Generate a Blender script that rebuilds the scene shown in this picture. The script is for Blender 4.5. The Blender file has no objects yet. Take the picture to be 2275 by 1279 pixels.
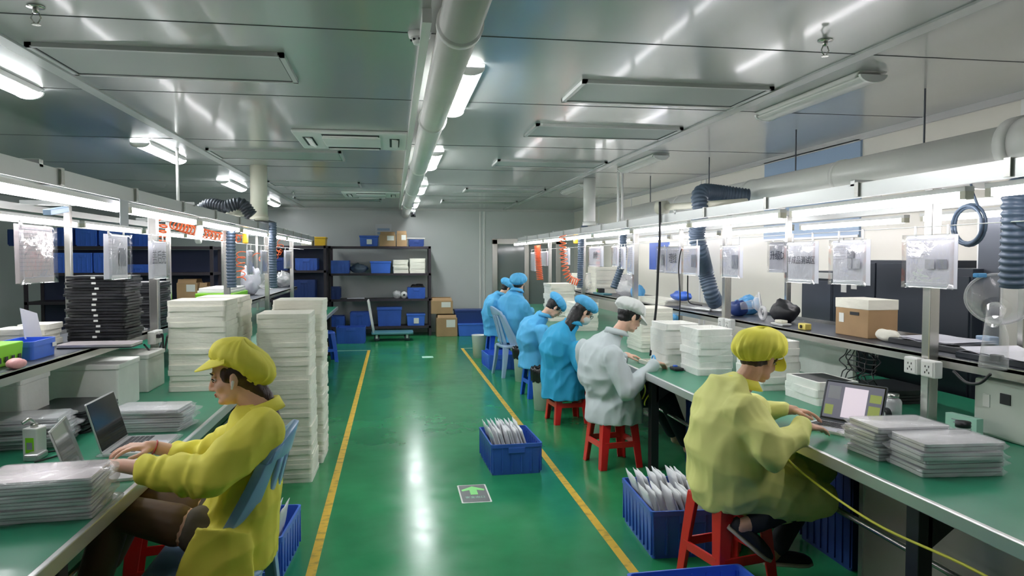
import bpy, math, random
from mathutils import Vector, Matrix, noise, Euler
random.seed(7)
R = math.radians
SC = bpy.context.scene
COL = SC.collection
# ------------------------------------------------------------------ camera, world, exposure
F, CX, CY, VX, VY, EYE = 1640.0, 1137.5, 639.5, 873.0, 572.0, 1.6
YAW = math.atan((CX-VX)/F); PIT = math.atan((CY-VY)/F*math.cos(YAW))
cd = bpy.data.cameras.new('camera'); cam = bpy.data.objects.new('camera', cd); COL.objects.link(cam)
cd.sensor_width = 36; cd.lens = F/2275*36; cd.clip_start = .05; cd.clip_end = 100
cam.location = (0, 0, EYE); cam.rotation_euler = (R(90)-PIT, 0, -YAW)
SC.camera = cam
SC.view_settings.view_transform = 'Standard'; SC.view_settings.look = 'None'
SC.view_settings.gamma = 1; SC.view_settings.use_curve_mapping = False
SC.view_settings.exposure = 1.55
W = bpy.data.worlds.new('world'); SC.world = W; W.use_nodes = True
W.node_tree.nodes['Background'].inputs[0].default_value = (.85, .9, 1, 1)
W.node_tree.nodes['Background'].inputs[1].default_value = .6
TUBE_E, CEIL_E = 7.4, 16.0     # brightness of the bench tubes and of the ceiling battens

# pixel -> place on a known plane of the room
def ray(px, py):
    a = (px-CX)/F; b = -(py-CY)/F
    fy = math.cos(PIT)+b*math.sin(PIT); fz = -math.sin(PIT)+b*math.cos(PIT)
    return a*math.cos(YAW)+fy*math.sin(YAW), -a*math.sin(YAW)+fy*math.cos(YAW), fz
def AZ(px, py, z): r = ray(px, py); t = (z-EYE)/r[2]; return Vector((r[0]*t, r[1]*t, z))
def AX(px, py, x): r = ray(px, py); t = x/r[0]; return Vector((x, r[1]*t, EYE+r[2]*t))
def AY(px, py, y): r = ray(px, py); t = y/r[1]; return Vector((r[0]*t, y, EYE+r[2]*t))

# ------------------------------------------------------------------ materials
def nt(name):
    m = bpy.data.materials.new(name); m.use_nodes = True
    return m, m.node_tree.nodes, m.node_tree.links, m.node_tree.nodes['Principled BSDF']
def mat(name, col, rough=.5, metal=0, var=0, vscale=8, bump=0, bscale=40, coat=0, trans=0, alpha=1, stretch=None, sss=0, sheen=0, spec=.5):
    m, N, L, p = nt(name)
    p.inputs['Base Color'].default_value = (*col, 1); p.inputs['Roughness'].default_value = rough
    p.inputs['Metallic'].default_value = metal; p.inputs['Coat Weight'].default_value = coat
    p.inputs['Coat Roughness'].default_value = .08; p.inputs['Transmission Weight'].default_value = trans
    p.inputs['Alpha'].default_value = alpha; p.inputs['Specular IOR Level'].default_value = spec
    if sss: p.inputs['Subsurface Weight'].default_value = sss; p.inputs['Subsurface Scale'].default_value = .02
    if var or bump:
        tc = N.new('ShaderNodeTexCoord'); mp = N.new('ShaderNodeMapping'); L.new(tc.outputs['Object'], mp.inputs[0])
        if stretch: mp.inputs['Scale'].default_value = stretch
    if var:
        n = N.new('ShaderNodeTexNoise'); n.inputs['Scale'].default_value = vscale; n.inputs['Detail'].default_value = 4
        L.new(mp.outputs[0], n.inputs['Vector'])
        r = N.new('ShaderNodeValToRGB'); r.color_ramp.elements[0].position = .3; r.color_ramp.elements[1].position = .7
        r.color_ramp.elements[0].color = (*[c*(1-var) for c in col], 1); r.color_ramp.elements[1].color = (*[min(1, c*(1+var)) for c in col], 1)
        L.new(n.outputs[0], r.inputs[0]); L.new(r.outputs[0], p.inputs['Base Color'])
    if bump:
        n = N.new('ShaderNodeTexNoise'); n.inputs['Scale'].default_value = bscale; n.inputs['Detail'].default_value = 5
        L.new(mp.outputs[0], n.inputs['Vector'])
        b = N.new('ShaderNodeBump'); b.inputs['Strength'].default_value = bump; b.inputs['Distance'].default_value = .01
        L.new(n.outputs[0], b.inputs['Height']); L.new(b.outputs[0], p.inputs['Normal'])
    return m
def cloth(name, col):
    m, N, L, p = nt(name); p.inputs['Base Color'].default_value = (*col, 1); p.inputs['Roughness'].default_value = .7
    tc = N.new('ShaderNodeTexCoord'); mp = N.new('ShaderNodeMapping'); mp.inputs['Scale'].default_value = (1, 1, .55); L.new(tc.outputs['Object'], mp.inputs[0])
    n = N.new('ShaderNodeTexNoise'); n.noise_type = 'RIDGED_MULTIFRACTAL'; n.inputs['Scale'].default_value = 5.5; n.inputs['Detail'].default_value = 3; n.inputs['Distortion'].default_value = .8
    L.new(mp.outputs[0], n.inputs['Vector']); b = N.new('ShaderNodeBump'); b.inputs['Strength'].default_value = .8; b.inputs['Distance'].default_value = .03
    L.new(n.outputs[0], b.inputs['Height']); L.new(b.outputs[0], p.inputs['Normal']); return m
def emis(name, col, s):
    m, N, L, p = nt(name)
    p.inputs['Base Color'].default_value = (*col, 1); p.inputs['Emission Color'].default_value = (*col, 1)
    p.inputs['Emission Strength'].default_value = s; return m
def film(name, col=(.95, .97, 1), opac=.2, rough=.12, bump=.5, gloss=False):
    m, N, L, p = nt(name); N.remove(p); out = N['Material Output']
    t = N.new('ShaderNodeBsdfTransparent'); g = N.new('ShaderNodeBsdfPrincipled'); mx = N.new('ShaderNodeMixShader')
    g.inputs['Base Color'].default_value = (*col, 1); g.inputs['Roughness'].default_value = rough
    g.inputs['Coat Weight'].default_value = .6
    if gloss: N.remove(g); g = N.new('ShaderNodeBsdfGlossy'); g.inputs['Roughness'].default_value = rough
    lw = N.new('ShaderNodeLayerWeight'); lw.inputs[0].default_value = .35
    ma = N.new('ShaderNodeMath'); ma.operation = 'MULTIPLY_ADD'; ma.inputs[1].default_value = .4; ma.inputs[2].default_value = opac; ma.use_clamp = True
    L.new(lw.outputs[1], ma.inputs[0]); L.new(ma.outputs[0], mx.inputs[0])
    L.new(t.outputs[0], mx.inputs[1]); L.new(g.outputs[0], mx.inputs[2]); L.new(mx.outputs[0], out.inputs[0])
    tc = N.new('ShaderNodeTexCoord'); n = N.new('ShaderNodeTexNoise'); n.inputs['Scale'].default_value = 14; n.inputs['Detail'].default_value = 3
    n.inputs['Distortion'].default_value = 1.2
    b = N.new('ShaderNodeBump'); b.inputs['Strength'].default_value = bump; b.inputs['Distance'].default_value = .02
    L.new(tc.outputs['Object'], n.inputs[0]); L.new(n.outputs[0], b.inputs['Height']); L.new(b.outputs[0], g.inputs['Normal'])
    return m
M = dict(
 ceiling=mat('ceiling_panel_paint', (.48, .49, .48), .24, .18, var=.08, vscale=.6, bump=.012, bscale=1.5, stretch=(1, .35, 1), coat=.3),
 wall=mat('wall_panel_paint', (.56, .59, .58), .3, 0, var=.04, vscale=.7),
 cream=mat('cream_wall_paint', (.74, .72, .64), .35, 0, var=.03, vscale=1),
 seam=mat('ceiling_strip', (.52, .53, .52), .35, .2),
 inlay=mat('ceiling_inlay', (.42, .44, .43), .5, .1),
 dark=mat('dark_gap', (.03, .03, .035), .6),
 white=mat('white_plastic', (.8, .8, .78), .35),
 duct=mat('duct_paint', (.80, .80, .76), .3, var=.05, vscale=2),
 ivory=mat('ivory_plastic', (.72, .70, .58), .4),
 steel=mat('stainless_steel', (.62, .61, .58), .25, .85, bump=.05, bscale=30, stretch=(1, .1, 1)),
 alu=mat('aluminium_profile', (.68, .69, .68), .3, .7),
 green=mat('green_bench_mat', (.02, .24, .13), .33, var=.12, vscale=3, coat=.15),
 black=mat('black_plastic', (.02, .021, .025), .4),
 grey=mat('dark_grey_metal', (.07, .08, .10), .4, .3),
 rack=mat('rack_dark_paint', (.045, .035, .045), .5, .2),
 navy=mat('navy_plastic', (.02, .05, .22), .45),
 blue=mat('blue_crate_plastic', (.04, .12, .52), .35, var=.1, vscale=5),
 blue2=mat('bright_blue_plastic', (.06, .18, .74), .35, var=.06, vscale=5),
 stoolblue=mat('blue_stool_plastic', (.02, .12, .68), .3),
 red=mat('red_stool_plastic', (.72, .02, .02), .28, coat=.3),
 chair=mat('pale_blue_plastic', (.28, .46, .80), .3, coat=.2),
 clearchair=mat('translucent_pale_blue_plastic', (.45, .62, .85), .25, alpha=.75),
 tape=None,
 carton=mat('brown_cardboard', (.42, .27, .14), .8, var=.1, vscale=4),
 foam=mat('white_foam', (.84, .82, .72), .75, var=.05, vscale=9, bump=.2, bscale=30, stretch=(1, 1, 3)),
 foamw=mat('white_foam_tray', (.86, .86, .82), .6, var=.05, vscale=6, bump=.2, bscale=30),
 paper=mat('white_paper', (.72, .72, .80), .4, coat=.3),
 printg=mat('grey_print', (.30, .31, .36), .5),
 ink=mat('black_ink', (.03, .03, .06), .5),
 inkl=mat('pale_ink', (.50, .51, .56), .5),
 film=film('clear_plastic_film', (.95, .97, 1), .07, .1, .5),
 sleeve=film('glossy_sleeve', (1, 1, 1), .015, .06, .06, True),
 filmk=film('cloudy_plastic_film', (.9, .9, .92), .45, .2),
 clear=film('clear_hard_plastic', (.95, .95, .95), .10, .05, 0),
 silver=mat('silver_laptop_metal', (.66, .66, .67), .28, .6),
 pink=mat('pale_pink_silver_metal', (.78, .70, .72), .25, .45),
 lapdark=mat('laptop_dark_glass', (.008, .009, .012), .12, spec=.3),
 keys=mat('dark_keys', (.05, .05, .055), .5),
 screenk=mat('screen_grey_glass', (.16, .17, .17), .08, coat=1),
 orange=mat('orange_hose', (.95, .16, .04), .3, sss=.1),
 hose=mat('blue_grey_hose', (.09, .13, .19), .4),
 cable=mat('black_cable', (.015, .015, .018), .4),
 yellowtool=mat('yellow_plastic', (.85, .50, .03), .4),
 lime=mat('lime_green_plastic', (.28, .75, .03), .4),
 cordy=mat('yellow_cord', (.75, .72, .06), .5),
 bag=mat('black_bin_bag', (.012, .012, .014), .3, bump=.6, bscale=25),
 bin=mat('white_bin_plastic', (.72, .74, .70), .35),
 pouch=mat('white_pouch', (.82, .83, .85), .4, bump=.5, bscale=14, coat=.3),
 skin=mat('skin', (.80, .49, .36), .45, var=.08, vscale=14, sss=.12),
 skin2=mat('skin_warm', (.70, .40, .27), .45, var=.08, vscale=14, sss=.12),
 lips=mat('lips', (.55, .17, .15), .4),
 hair=mat('black_hair', (.012, .01, .012), .4, bump=.5, bscale=60, stretch=(1, 1, .15)),
 hairb=mat('dark_brown_hair', (.045, .022, .016), .4, bump=.5, bscale=60, stretch=(1, 1, .15)),
 eye=mat('dark_eye', (.02, .012, .01), .15),
 eyew=mat('eye_white', (.75, .72, .7), .25),
 cyellow=cloth('yellow_smock_cloth', (.90, .83, .10)),
 cyellowp=cloth('pale_yellow_smock_cloth', (.80, .80, .27)),
 cblue=cloth('blue_smock_cloth', (.10, .46, .82)),
 cblued=cloth('bright_blue_smock_cloth', (.03, .40, .72)),
 cgrey=cloth('pale_grey_smock_cloth', (.58, .64, .66)),
 capwhite=cloth('white_cap_cloth', (.72, .74, .72)),
 trouser=mat('dark_trouser_cloth', (.018, .022, .032), .8, bump=.2, bscale=20),
 shorts=mat('grey_brown_cloth', (.12, .10, .08), .8, bump=.2, bscale=20),
 stocking=mat('sheer_brown_stocking', (.13, .075, .045), .5),
 shoe=mat('black_shoe_cloth', (.015, .016, .02), .7), sole=mat('cream_sole', (.68, .62, .48), .5),
 cyan=mat('light_blue_cloth', (.12, .45, .85), .5, bump=.4, bscale=18),
 teal=mat('blue_green_steel', (.10, .28, .33), .4, .2),
 panelu=mat('bench_under_panel', (.50, .49, .42), .25, .3, var=.12, vscale=1.5),
 label=mat('pale_label', (.75, .76, .72), .5), card=mat('green_card', (.45, .75, .62), .5),
 redp=mat('red_plastic', (.55, .04, .05), .35), pinkp=mat('pink_plastic', (.85, .42, .42), .5),
 greyp=mat('grey_metal_body', (.62, .66, .60), .4), door=mat('door_glass', (.20, .24, .24), .08, coat=1),
 blind=mat('blue_blind', (.30, .42, .58), .4), arrow=mat('arrow_green', (.28, .85, .25), .4), signb=mat('sign_grey', (.16, .17, .17), .4),
 tube=emis('bench_tube_glow', (1, .97, 1), TUBE_E), batten=emis('ceiling_batten_glow', (.95, .98, 1), CEIL_E),
 scr=emis('lit_screen', (.50, .44, .50), .32), scrd=emis('lit_screen_dark', (.10, .10, .13), .25), scrg=emis('lit_screen_green', (.20, .24, .06), .22),
 batoff=mat('unlit_batten', (.6, .6, .57), .3),
)
M['pinksheet'] = mat('pinkish_paper', (.74, .66, .70), .4, coat=.3); M['eqblack'] = mat('black_cabinet_paint', (.025, .032, .045), .35, .1); M['cordyb'] = mat('yellow_case', (.75, .62, .15), .5)
M['navyd'] = mat('dark_navy_panel', (.03, .04, .09), .5); M['wallpale'] = mat('pale_notice', (.62, .66, .68), .4)
def special():
    # floor: glossy green epoxy with cloudy wear
    m, N, L, p = nt('green_epoxy_floor')
    tc = N.new('ShaderNodeTexCoord'); n = N.new('ShaderNodeTexNoise'); n.inputs['Scale'].default_value = 1.3; n.inputs['Detail'].default_value = 7; n.inputs['Roughness'].default_value = .6
    r = N.new('ShaderNodeValToRGB'); e = r.color_ramp.elements
    e[0].position = .32; e[0].color = (.016, .21, .075, 1); e[1].position = .68; e[1].color = (.030, .31, .115, 1)
    L.new(tc.outputs['Object'], n.inputs[0]); L.new(n.outputs[0], r.inputs[0]); L.new(r.outputs[0], p.inputs['Base Color'])
    n2 = N.new('ShaderNodeTexNoise'); n2.inputs['Scale'].default_value = 5; n2.inputs['Detail'].default_value = 5
    mr = N.new('ShaderNodeMapRange'); mr.inputs[3].default_value = .10; mr.inputs[4].default_value = .30
    L.new(tc.outputs['Object'], n2.inputs[0]); L.new(n2.outputs[0], mr.inputs[0]); L.new(mr.outputs[0], p.inputs['Roughness'])
    b = N.new('ShaderNodeBump'); b.inputs['Strength'].default_value = .01; b.inputs['Distance'].default_value = .01
    L.new(n.outputs[0], b.inputs['Height']); L.new(b.outputs[0], p.inputs['Normal'])
    p.inputs['Specular IOR Level'].default_value = .4
    M['floor'] = m
    # worn yellow tape
    m, N, L, p = nt('worn_yellow_tape')
    tc = N.new('ShaderNodeTexCoord'); mp = N.new('ShaderNodeMapping'); mp.inputs['Scale'].default_value = (6, 9, 1)
    n = N.new('ShaderNodeTexNoise'); n.inputs['Scale'].default_value = 2; n.inputs['Detail'].default_value = 6
    r = N.new('ShaderNodeValToRGB'); e = r.color_ramp.elements
    e[0].position = .34; e[0].color = (.42, .28, .03, 1); e[1].position = .5; e[1].color = (.78, .50, .04, 1)
    L.new(tc.outputs['Object'], mp.inputs[0]); L.new(mp.outputs[0], n.inputs[0]); L.new(n.outputs[0], r.inputs[0]); L.new(r.outputs[0], p.inputs['Base Color'])
    p.inputs['Roughness'].default_value = .4; M['tape'] = m
special()

# ------------------------------------------------------------------ mesh builder
class MB:
    def __init__(s): s.v = []; s.f = []; s.m = []; s.mi = 0
    def add(s, vs, fs):
        b = len(s.v); s.v += [tuple(v) for v in vs]; s.f += [tuple(i+b for i in f) for f in fs]; s.m += [s.mi]*len(fs); return s
    def box(s, x0, x1, y0, y1, z0, z1, rot=None, piv=None, taper=1.0):
        cx, cy = (x0+x1)/2, (y0+y1)/2
        vs = []
        for z, k in ((z0, taper), (z1, 1)):
            for x, y in ((x0, y0), (x1, y0), (x1, y1), (x0, y1)): vs.append(Vector((cx+(x-cx)*k, cy+(y-cy)*k, z)))
        if rot is not None:
            pv = Vector(piv) if piv is not None else Vector((cx, cy, (z0+z1)/2))
            vs = [rot @ (v-pv)+pv for v in vs]
        return s.add(vs, [(3, 2, 1, 0), (4, 5, 6, 7), (0, 1, 5, 4), (1, 2, 6, 5), (2, 3, 7, 6), (3, 0, 4, 7)])
    def cbox(s, c, d, rot=None, taper=1.0):
        return s.box(c[0]-d[0]/2, c[0]+d[0]/2, c[1]-d[1]/2, c[1]+d[1]/2, c[2]-d[2]/2, c[2]+d[2]/2, rot, None, taper)
    def loft(s, rings, cap=True, closed=False):
        n = len(rings[0]); vs = [p for r in rings for p in r]; fs = []
        for i in range(len(rings)-1+(1 if closed else 0)):
            a = i*n; b = ((i+1) % len(rings))*n
            for k in range(n): fs.append((a+k, a+(k+1) % n, b+(k+1) % n, b+k))
        if cap and not closed: fs.append(tuple(range(n-1, -1, -1))); fs.append(tuple(range(len(vs)-n, len(vs))))
        return s.add(vs, fs)
    def tube(s, pts, rad, n=8, cap=True):
        pts = [Vector(p) for p in pts]; rings = []
        t0 = (pts[1]-pts[0]).normalized(); up = Vector((0, 0, 1)) if abs(t0.z) < .9 else Vector((1, 0, 0))
        u = t0.cross(up).normalized()
        for i, p in enumerate(pts):
            t = (pts[min(i+1, len(pts)-1)]-pts[max(i-1, 0)]).normalized()
            u = (u-t*u.dot(t)); u = u.normalized() if u.length > 1e-6 else t.orthogonal().normalized()
            w = t.cross(u); r = rad[i] if isinstance(rad, (list, tuple)) else rad
            rings.append([p+u*math.cos(2*math.pi*k/n)*r+w*math.sin(2*math.pi*k/n)*r for k in range(n)])
        return s.loft(rings, cap)
    def cyl(s, p0, p1, r0, r1=None, n=16): return s.tube([p0, p1], [r0, r0 if r1 is None else r1], n)
    def ell(s, c, r, rot=None, nu=16, nv=10):
        c = Vector(c); vs = []; fs = []
        if not isinstance(r, (tuple, list)): r = (r, r, r)
        for j in range(nv+1):
            th = math.pi*j/nv
            for i in range(nu):
                ph = 2*math.pi*i/nu
                v = Vector((r[0]*math.sin(th)*math.cos(ph), r[1]*math.sin(th)*math.sin(ph), r[2]*math.cos(th)))
                if rot is not None: v = rot @ v
                vs.append(c+v)
        for j in range(nv):
            for i in range(nu):
                a, b = j*nu+i, j*nu+(i+1) % nu
                fs.append((a, a+nu, b+nu, b))
        return s.add(vs, fs)
    def cap(s, p0, p1, r0, r1):      # round-ended cone
        p0, p1 = Vector(p0), Vector(p1)
        n = 5 if (p1-p0).length < .05 else 7
        s.ell(p0, r0, nu=12, nv=8); s.ell(p1, r1, nu=12, nv=8)
        return s.tube([p0.lerp(p1, k/n) for k in range(n+1)], [r0+(r1-r0)*k/n for k in range(n+1)], 14)
    def prism(s, pts, z0, z1):
        n = len(pts); vs = [(p[0], p[1], z0) for p in pts]+[(p[0], p[1], z1) for p in pts]
        return s.add(vs, [tuple(range(n-1, -1, -1)), tuple(range(n, 2*n))]+[(i, (i+1) % n, (i+1) % n+n, i+n) for i in range(n)])
    def xf(s, mtx):
        s.v = [tuple(mtx @ Vector(v)) for v in s.v]; return s
    def mesh(s, name, mats, smooth=False):
        me = bpy.data.meshes.new(name); me.from_pydata(s.v, [], s.f)
        for m in (mats if isinstance(mats, (list, tuple)) else [mats]): me.materials.append(M[m] if isinstance(m, str) else m)
        for i, p in enumerate(me.polygons):
            p.material_index = s.m[i]; p.use_smooth = smooth
        me.update(); return me
    def build(s, name, mats, parent=None, smooth=False, bevel=0, loc=None, auto=False):
        o = bpy.data.objects.new(name, s.mesh(name, mats, smooth)); COL.objects.link(o)
        if parent is not None: o.parent = parent
        if loc is not None: o.location = loc
        if bevel:
            b = o.modifiers.new('bevel', 'BEVEL'); b.width = bevel; b.segments = 2; b.limit_method = 'ANGLE'; b.angle_limit = R(40)
        return o
def rrect(x0, x1, y0, y1, r, n=4):
    out = []
    for cx, cy, a0 in ((x1-r, y0+r, -90), (x1-r, y1-r, 0), (x0+r, y1-r, 90), (x0+r, y0+r, 180)):
        for k in range(n+1): a = R(a0+90*k/n); out.append((cx+r*math.cos(a), cy+r*math.sin(a)))
    return out
def curve(pts, n=8):      # Catmull-Rom
    P = [Vector(p) for p in pts]; P = [P[0]*2-P[1]]+P+[P[-1]*2-P[-2]]; out = []
    for i in range(1, len(P)-2):
        for k in range(n):
            t = k/n; a, b, c, d = P[i-1], P[i], P[i+1], P[i+2]
            out.append(.5*((2*b)+(c-a)*t+(2*a-5*b+4*c-d)*t*t+(3*b-a-3*c+d)*t**3))
    out.append(P[-2]); return out
def tag(o, label, cat=None, group=None, kind=None):
    if label: o['label'] = label
    if cat: o['category'] = cat
    if group: o['group'] = group
    if kind: o['kind'] = kind
    return o
def thing(name, label, cat, loc=(0, 0, 0), rz=0, group=None):
    o = bpy.data.objects.new(name, None); COL.objects.link(o); o.location = loc; o.rotation_euler = (0, 0, rz); o.empty_display_size = .05
    return tag(o, label, cat, group)
def struct(o): o['kind'] = 'structure'; return o
def children(o): return [c for c in bpy.data.objects if c.parent == o]
KIDS = {}
def copy_tree(o, loc=None, rz=None, label=None, group=None, parent=None):
    c = o.copy(); COL.objects.link(c)
    if parent is not None: c.parent = parent
    if loc is not None: c.location = loc
    if rz is not None: c.rotation_euler = (0, 0, rz)
    if label: c['label'] = label
    if group: c['group'] = group
    if o.name not in KIDS: KIDS[o.name] = children(o)
    for k in KIDS[o.name]: copy_tree(k, parent=c)
    return c
def text(body, size, M4, mat_, parent, name='lettering', align='CENTER'):
    c = bpy.data.curves.new('t', 'FONT'); c.body = body; c.size = size; c.align_x = align; c.align_y = 'CENTER'; c.resolution_u = 2; c.extrude = .0004
    o = bpy.data.objects.new('t', c); COL.objects.link(o)
    me = bpy.data.meshes.new_from_object(o.evaluated_get(bpy.context.evaluated_depsgraph_get()))
    bpy.data.objects.remove(o); bpy.data.curves.remove(c)
    me.transform(M4); me.materials.clear(); me.materials.append(M[mat_])
    ob = bpy.data.objects.new(name, me); COL.objects.link(ob); ob.parent = parent; return ob
# ------------------------------------------------------------------ the room
CZ = 2.66
Y0, YB, XR, XL = -3.0, 16.0, 3.98, -6.5
def sbox(name, x0, x1, y0, y1, z0, z1, m): return struct(MB().box(x0, x1, y0, y1, z0, z1).build(name, m))
sbox('floor', XL-.1, XR+.1, Y0-.1, YB+.1, -.1, 0, 'floor')
sbox('ceiling', XL-.1, XR+.1, Y0-.1, YB+.1, CZ, CZ+.1, 'ceiling')
sbox('wall_back', XL-.1, XR+.1, YB, YB+.1, 0, CZ, 'wall')
sbox('wall_left', XL-.1, XL, Y0, YB, 0, CZ, 'wall')
sbox('wall_front', XL-.1, XR+.1, Y0-.1, Y0, 0, CZ, 'wall')
sbox('wall_right', XR, XR+.1, Y0, YB, 0, CZ, 'cream')
tn = [0]
def trim(x0, x1, y0, y1, z0, z1, m='seam'):
    tn[0] += 1; return sbox('trim_%d' % tn[0], x0, x1, y0, y1, z0, z1, m)
trim(-1.90, -1.82, Y0, YB, CZ-.012, CZ+.001); trim(2.38, 2.46, Y0, YB, CZ-.012, CZ+.001)
for y in (1.9, 3.55, 5.05, 7.0, 8.9, 10.8, 12.7): trim(XL, XR, y, y+.008, CZ-.002, CZ+.001, 'dark')
for x in (1.86, 1.95): trim(x, x+.03, YB-.015, YB+.001, 0, CZ, 'white')
trim(XL, XR, YB-.03, YB+.001, CZ-.05, CZ, 'seam'); trim(XR-.03, XR+.001, Y0, YB, CZ-.05, CZ, 'seam')
for y in (4.15, 5.9, 6.05, 9.0, 9.15, 12.0, 14.0): trim(XR-.012, XR+.001, y, y+.03, 0, CZ, 'white')
# blue blind in the right wall
a, b = AX(1915, 400, XR), AX(1702, 400, XR)
w = MB(); w.box(-.02, 0, -(b.y-a.y)/2, (b.y-a.y)/2, 0, .84)
w = w.build('window_1', 'blind', None, loc=(XR, (a.y+b.y)/2, 1.78)); struct(w)
fr = MB(); h = (b.y-a.y)/2
for z in (0, .28, .56, .82): fr.box(-.03, -.015, -h, h, z, z+.02)
fr.build('window_frame', 'seam', w)
# glazed steel doorway at the right end of the back wall
dx0, dx1 = AY(1097, 600, YB).x, AY(1240, 600, YB).x
d = MB(); d.box(dx0+.06, dx1-.06, YB-.03, YB-.01, .05, 1.92); d = struct(d.build('door_1', 'door'))
f = MB(); f.box(dx0-.04, dx0+.07, YB-.09, YB, 0, 2.0); f.box(dx1-.07, dx1+.04, YB-.09, YB, 0, 2.0); f.box(dx0-.04, dx1+.04, YB-.09, YB, 1.9, 2.02)
f.box((dx0+dx1)/2-.05, (dx0+dx1)/2+.05, YB-.07, YB-.01, 0, 1.9); f.build('door_frame', 'steel', d, bevel=.004)
h_ = MB(); h_.tube([(dx0+.62, YB-.07, .9), (dx0+.62, YB-.1, .92), (dx0+.62, YB-.1, 1.18), (dx0+.62, YB-.07, 1.2)], .012); h_.build('door_handle', 'alu', d, True)

# floor markings
tag(MB().box(-.445, -.395, Y0, 12.98, 0, .0015).build('floor_tape', 'tape'), 'worn yellow tape line on the green floor, left side of the aisle', 'tape')
tag(MB().box(1.178, 1.228, Y0, 13.0, 0, .0015).build('floor_tape', 'tape'), 'worn yellow tape line on the green floor, right side of the aisle', 'tape')
tag(MB().box(-1.6, -.395, 12.98, 13.0, 0, .0015).build('floor_tape', 'white'), 'thin pale tape line crossing the floor at the far left end of the aisle', 'tape')
tag(MB().box(1.178, 2.0, 13.0, 13.02, 0, .0015).build('floor_tape', 'white'), 'thin pale tape line crossing the floor at the far right end of the aisle', 'tape')
s = thing('floor_sign', 'dark square floor sticker with a bright green arrow pointing down the aisle', 'sign', (.535, 4.94, 0))
MB().prism(rrect(-.09, .09, -.18, .18, .008), 0, .0015).build('sticker', 'signb', s)
MB().prism(rrect(-.10, .10, -.19, .19, .008), 0, .001).build('border', 'label', s)
MB().prism([(-.025, -.03), (.025, -.03), (.025, .07), (.075, .05), (.08, .08), (0, .15), (-.08, .08), (-.075, .05), (-.025, .07)], .0015, .0025).build('arrow', 'arrow', s)
text('安全出口', .034, Matrix.Translation((0, -.085, .002)) @ Matrix.Diagonal((1, 1.3, 1, 1)), 'card', s)

s2 = thing('floor_sign', 'small pale floor sticker near the far end of the aisle', 'sign', tuple(AZ(950, 793, 0)))
MB().prism(rrect(-.09, .09, -.1, .1, .01), 0, .002).build('sticker', 'card', s2)

# ceiling inlay panels
def inlay(x0, x1, y0, y1, label):
    t = thing('ceiling_panel', label, 'ceiling panel', ((x0+x1)/2, (y0+y1)/2, CZ)); w, d = (x1-x0)/2, (y1-y0)/2
    MB().box(-w+.03, w-.03, -d+.03, d-.03, -.014, 0).build('inlay', 'inlay', t)
    f = MB(); f.box(-w, w, -d, -d+.025, -.022, 0); f.box(-w, w, d-.025, d, -.022, 0); f.box(-w, -w+.025, -d, d, -.022, 0); f.box(w-.025, w, -d, d, -.022, 0)
    f.build('frame', 'seam', t)
    g = MB()
    for a in ((-w+.025, w-.025, -d+.025, -d+.032), (-w+.025, w-.025, d-.032, d-.025), (-w+.025, -w+.032, -d, d), (w-.032, w-.025, -d, d)): g.box(*a, -.016, 0)
    g.build('shadow_gap', 'dark', t)
inlay(-1.78, -.55, 4.0, 4.6, 'large grey flush ceiling panel nearest on the left')
inlay(-1.78, -.50, 7.55, 8.2, 'grey flush ceiling panel second from front on the left')
inlay(-1.7, -.45, 10.6, 11.2, 'grey flush ceiling panel third from front on the left, beyond the near air conditioner')
inlay(-1.7, -.2, 13.4, 14.0, 'grey flush ceiling panel farthest on the left, close to the back wall')
inlay(1.12, 2.34, 4.3, 4.87, 'large grey flush ceiling panel nearest on the right')
inlay(1.12, 2.34, 5.75, 6.3, 'grey flush ceiling panel second from front on the right')
inlay(1.12, 2.34, 7.9, 8.4, 'grey flush ceiling panel third from front on the right')
inlay(1.1, 2.34, 11.2, 11.8, 'grey flush ceiling panel fourth from front on the right')
inlay(.9, 2.3, 13.6, 14.2, 'grey flush ceiling panel farthest on the right, close to the back wall')
def cassette(x0, x1, y0, y1, label):
    t = thing('air_conditioner', label, 'air conditioner', ((x0+x1)/2, (y0+y1)/2, CZ)); w, d = (x1-x0)/2, (y1-y0)/2
    MB().box(-w, w, -d, d, -.03, 0).build('cover', 'white', t, bevel=.012)
    MB().box(-w*.52, w*.52, -d*.52, d*.52, -.042, -.028).build('grille', 'white', t, bevel=.006)
    for i, (a, b, c, e) in enumerate(((-w*.5, w*.5, -d*.86, -d*.68), (-w*.5, w*.5, d*.68, d*.86), (-w*.86, -w*.68, -d*.5, d*.5), (w*.68, w*.86, -d*.5, d*.5))):
        o = MB().box(a, b, c, e, -.034, -.02).build('vent_slot', 'dark', t)
        MB().box(a+.01, b-.01, c+.012, e-.012, -.042, -.03, Matrix.Rotation(R(20), 3, 'X' if i < 2 else 'Y')).build('vane', 'white', o)
cassette(-.82, .13, 6.3, 7.22, 'white square ceiling air conditioner left of the pipe, nearest')
cassette(-.8, .12, 12.0, 12.9, 'white square ceiling air conditioner near the back wall')

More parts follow.
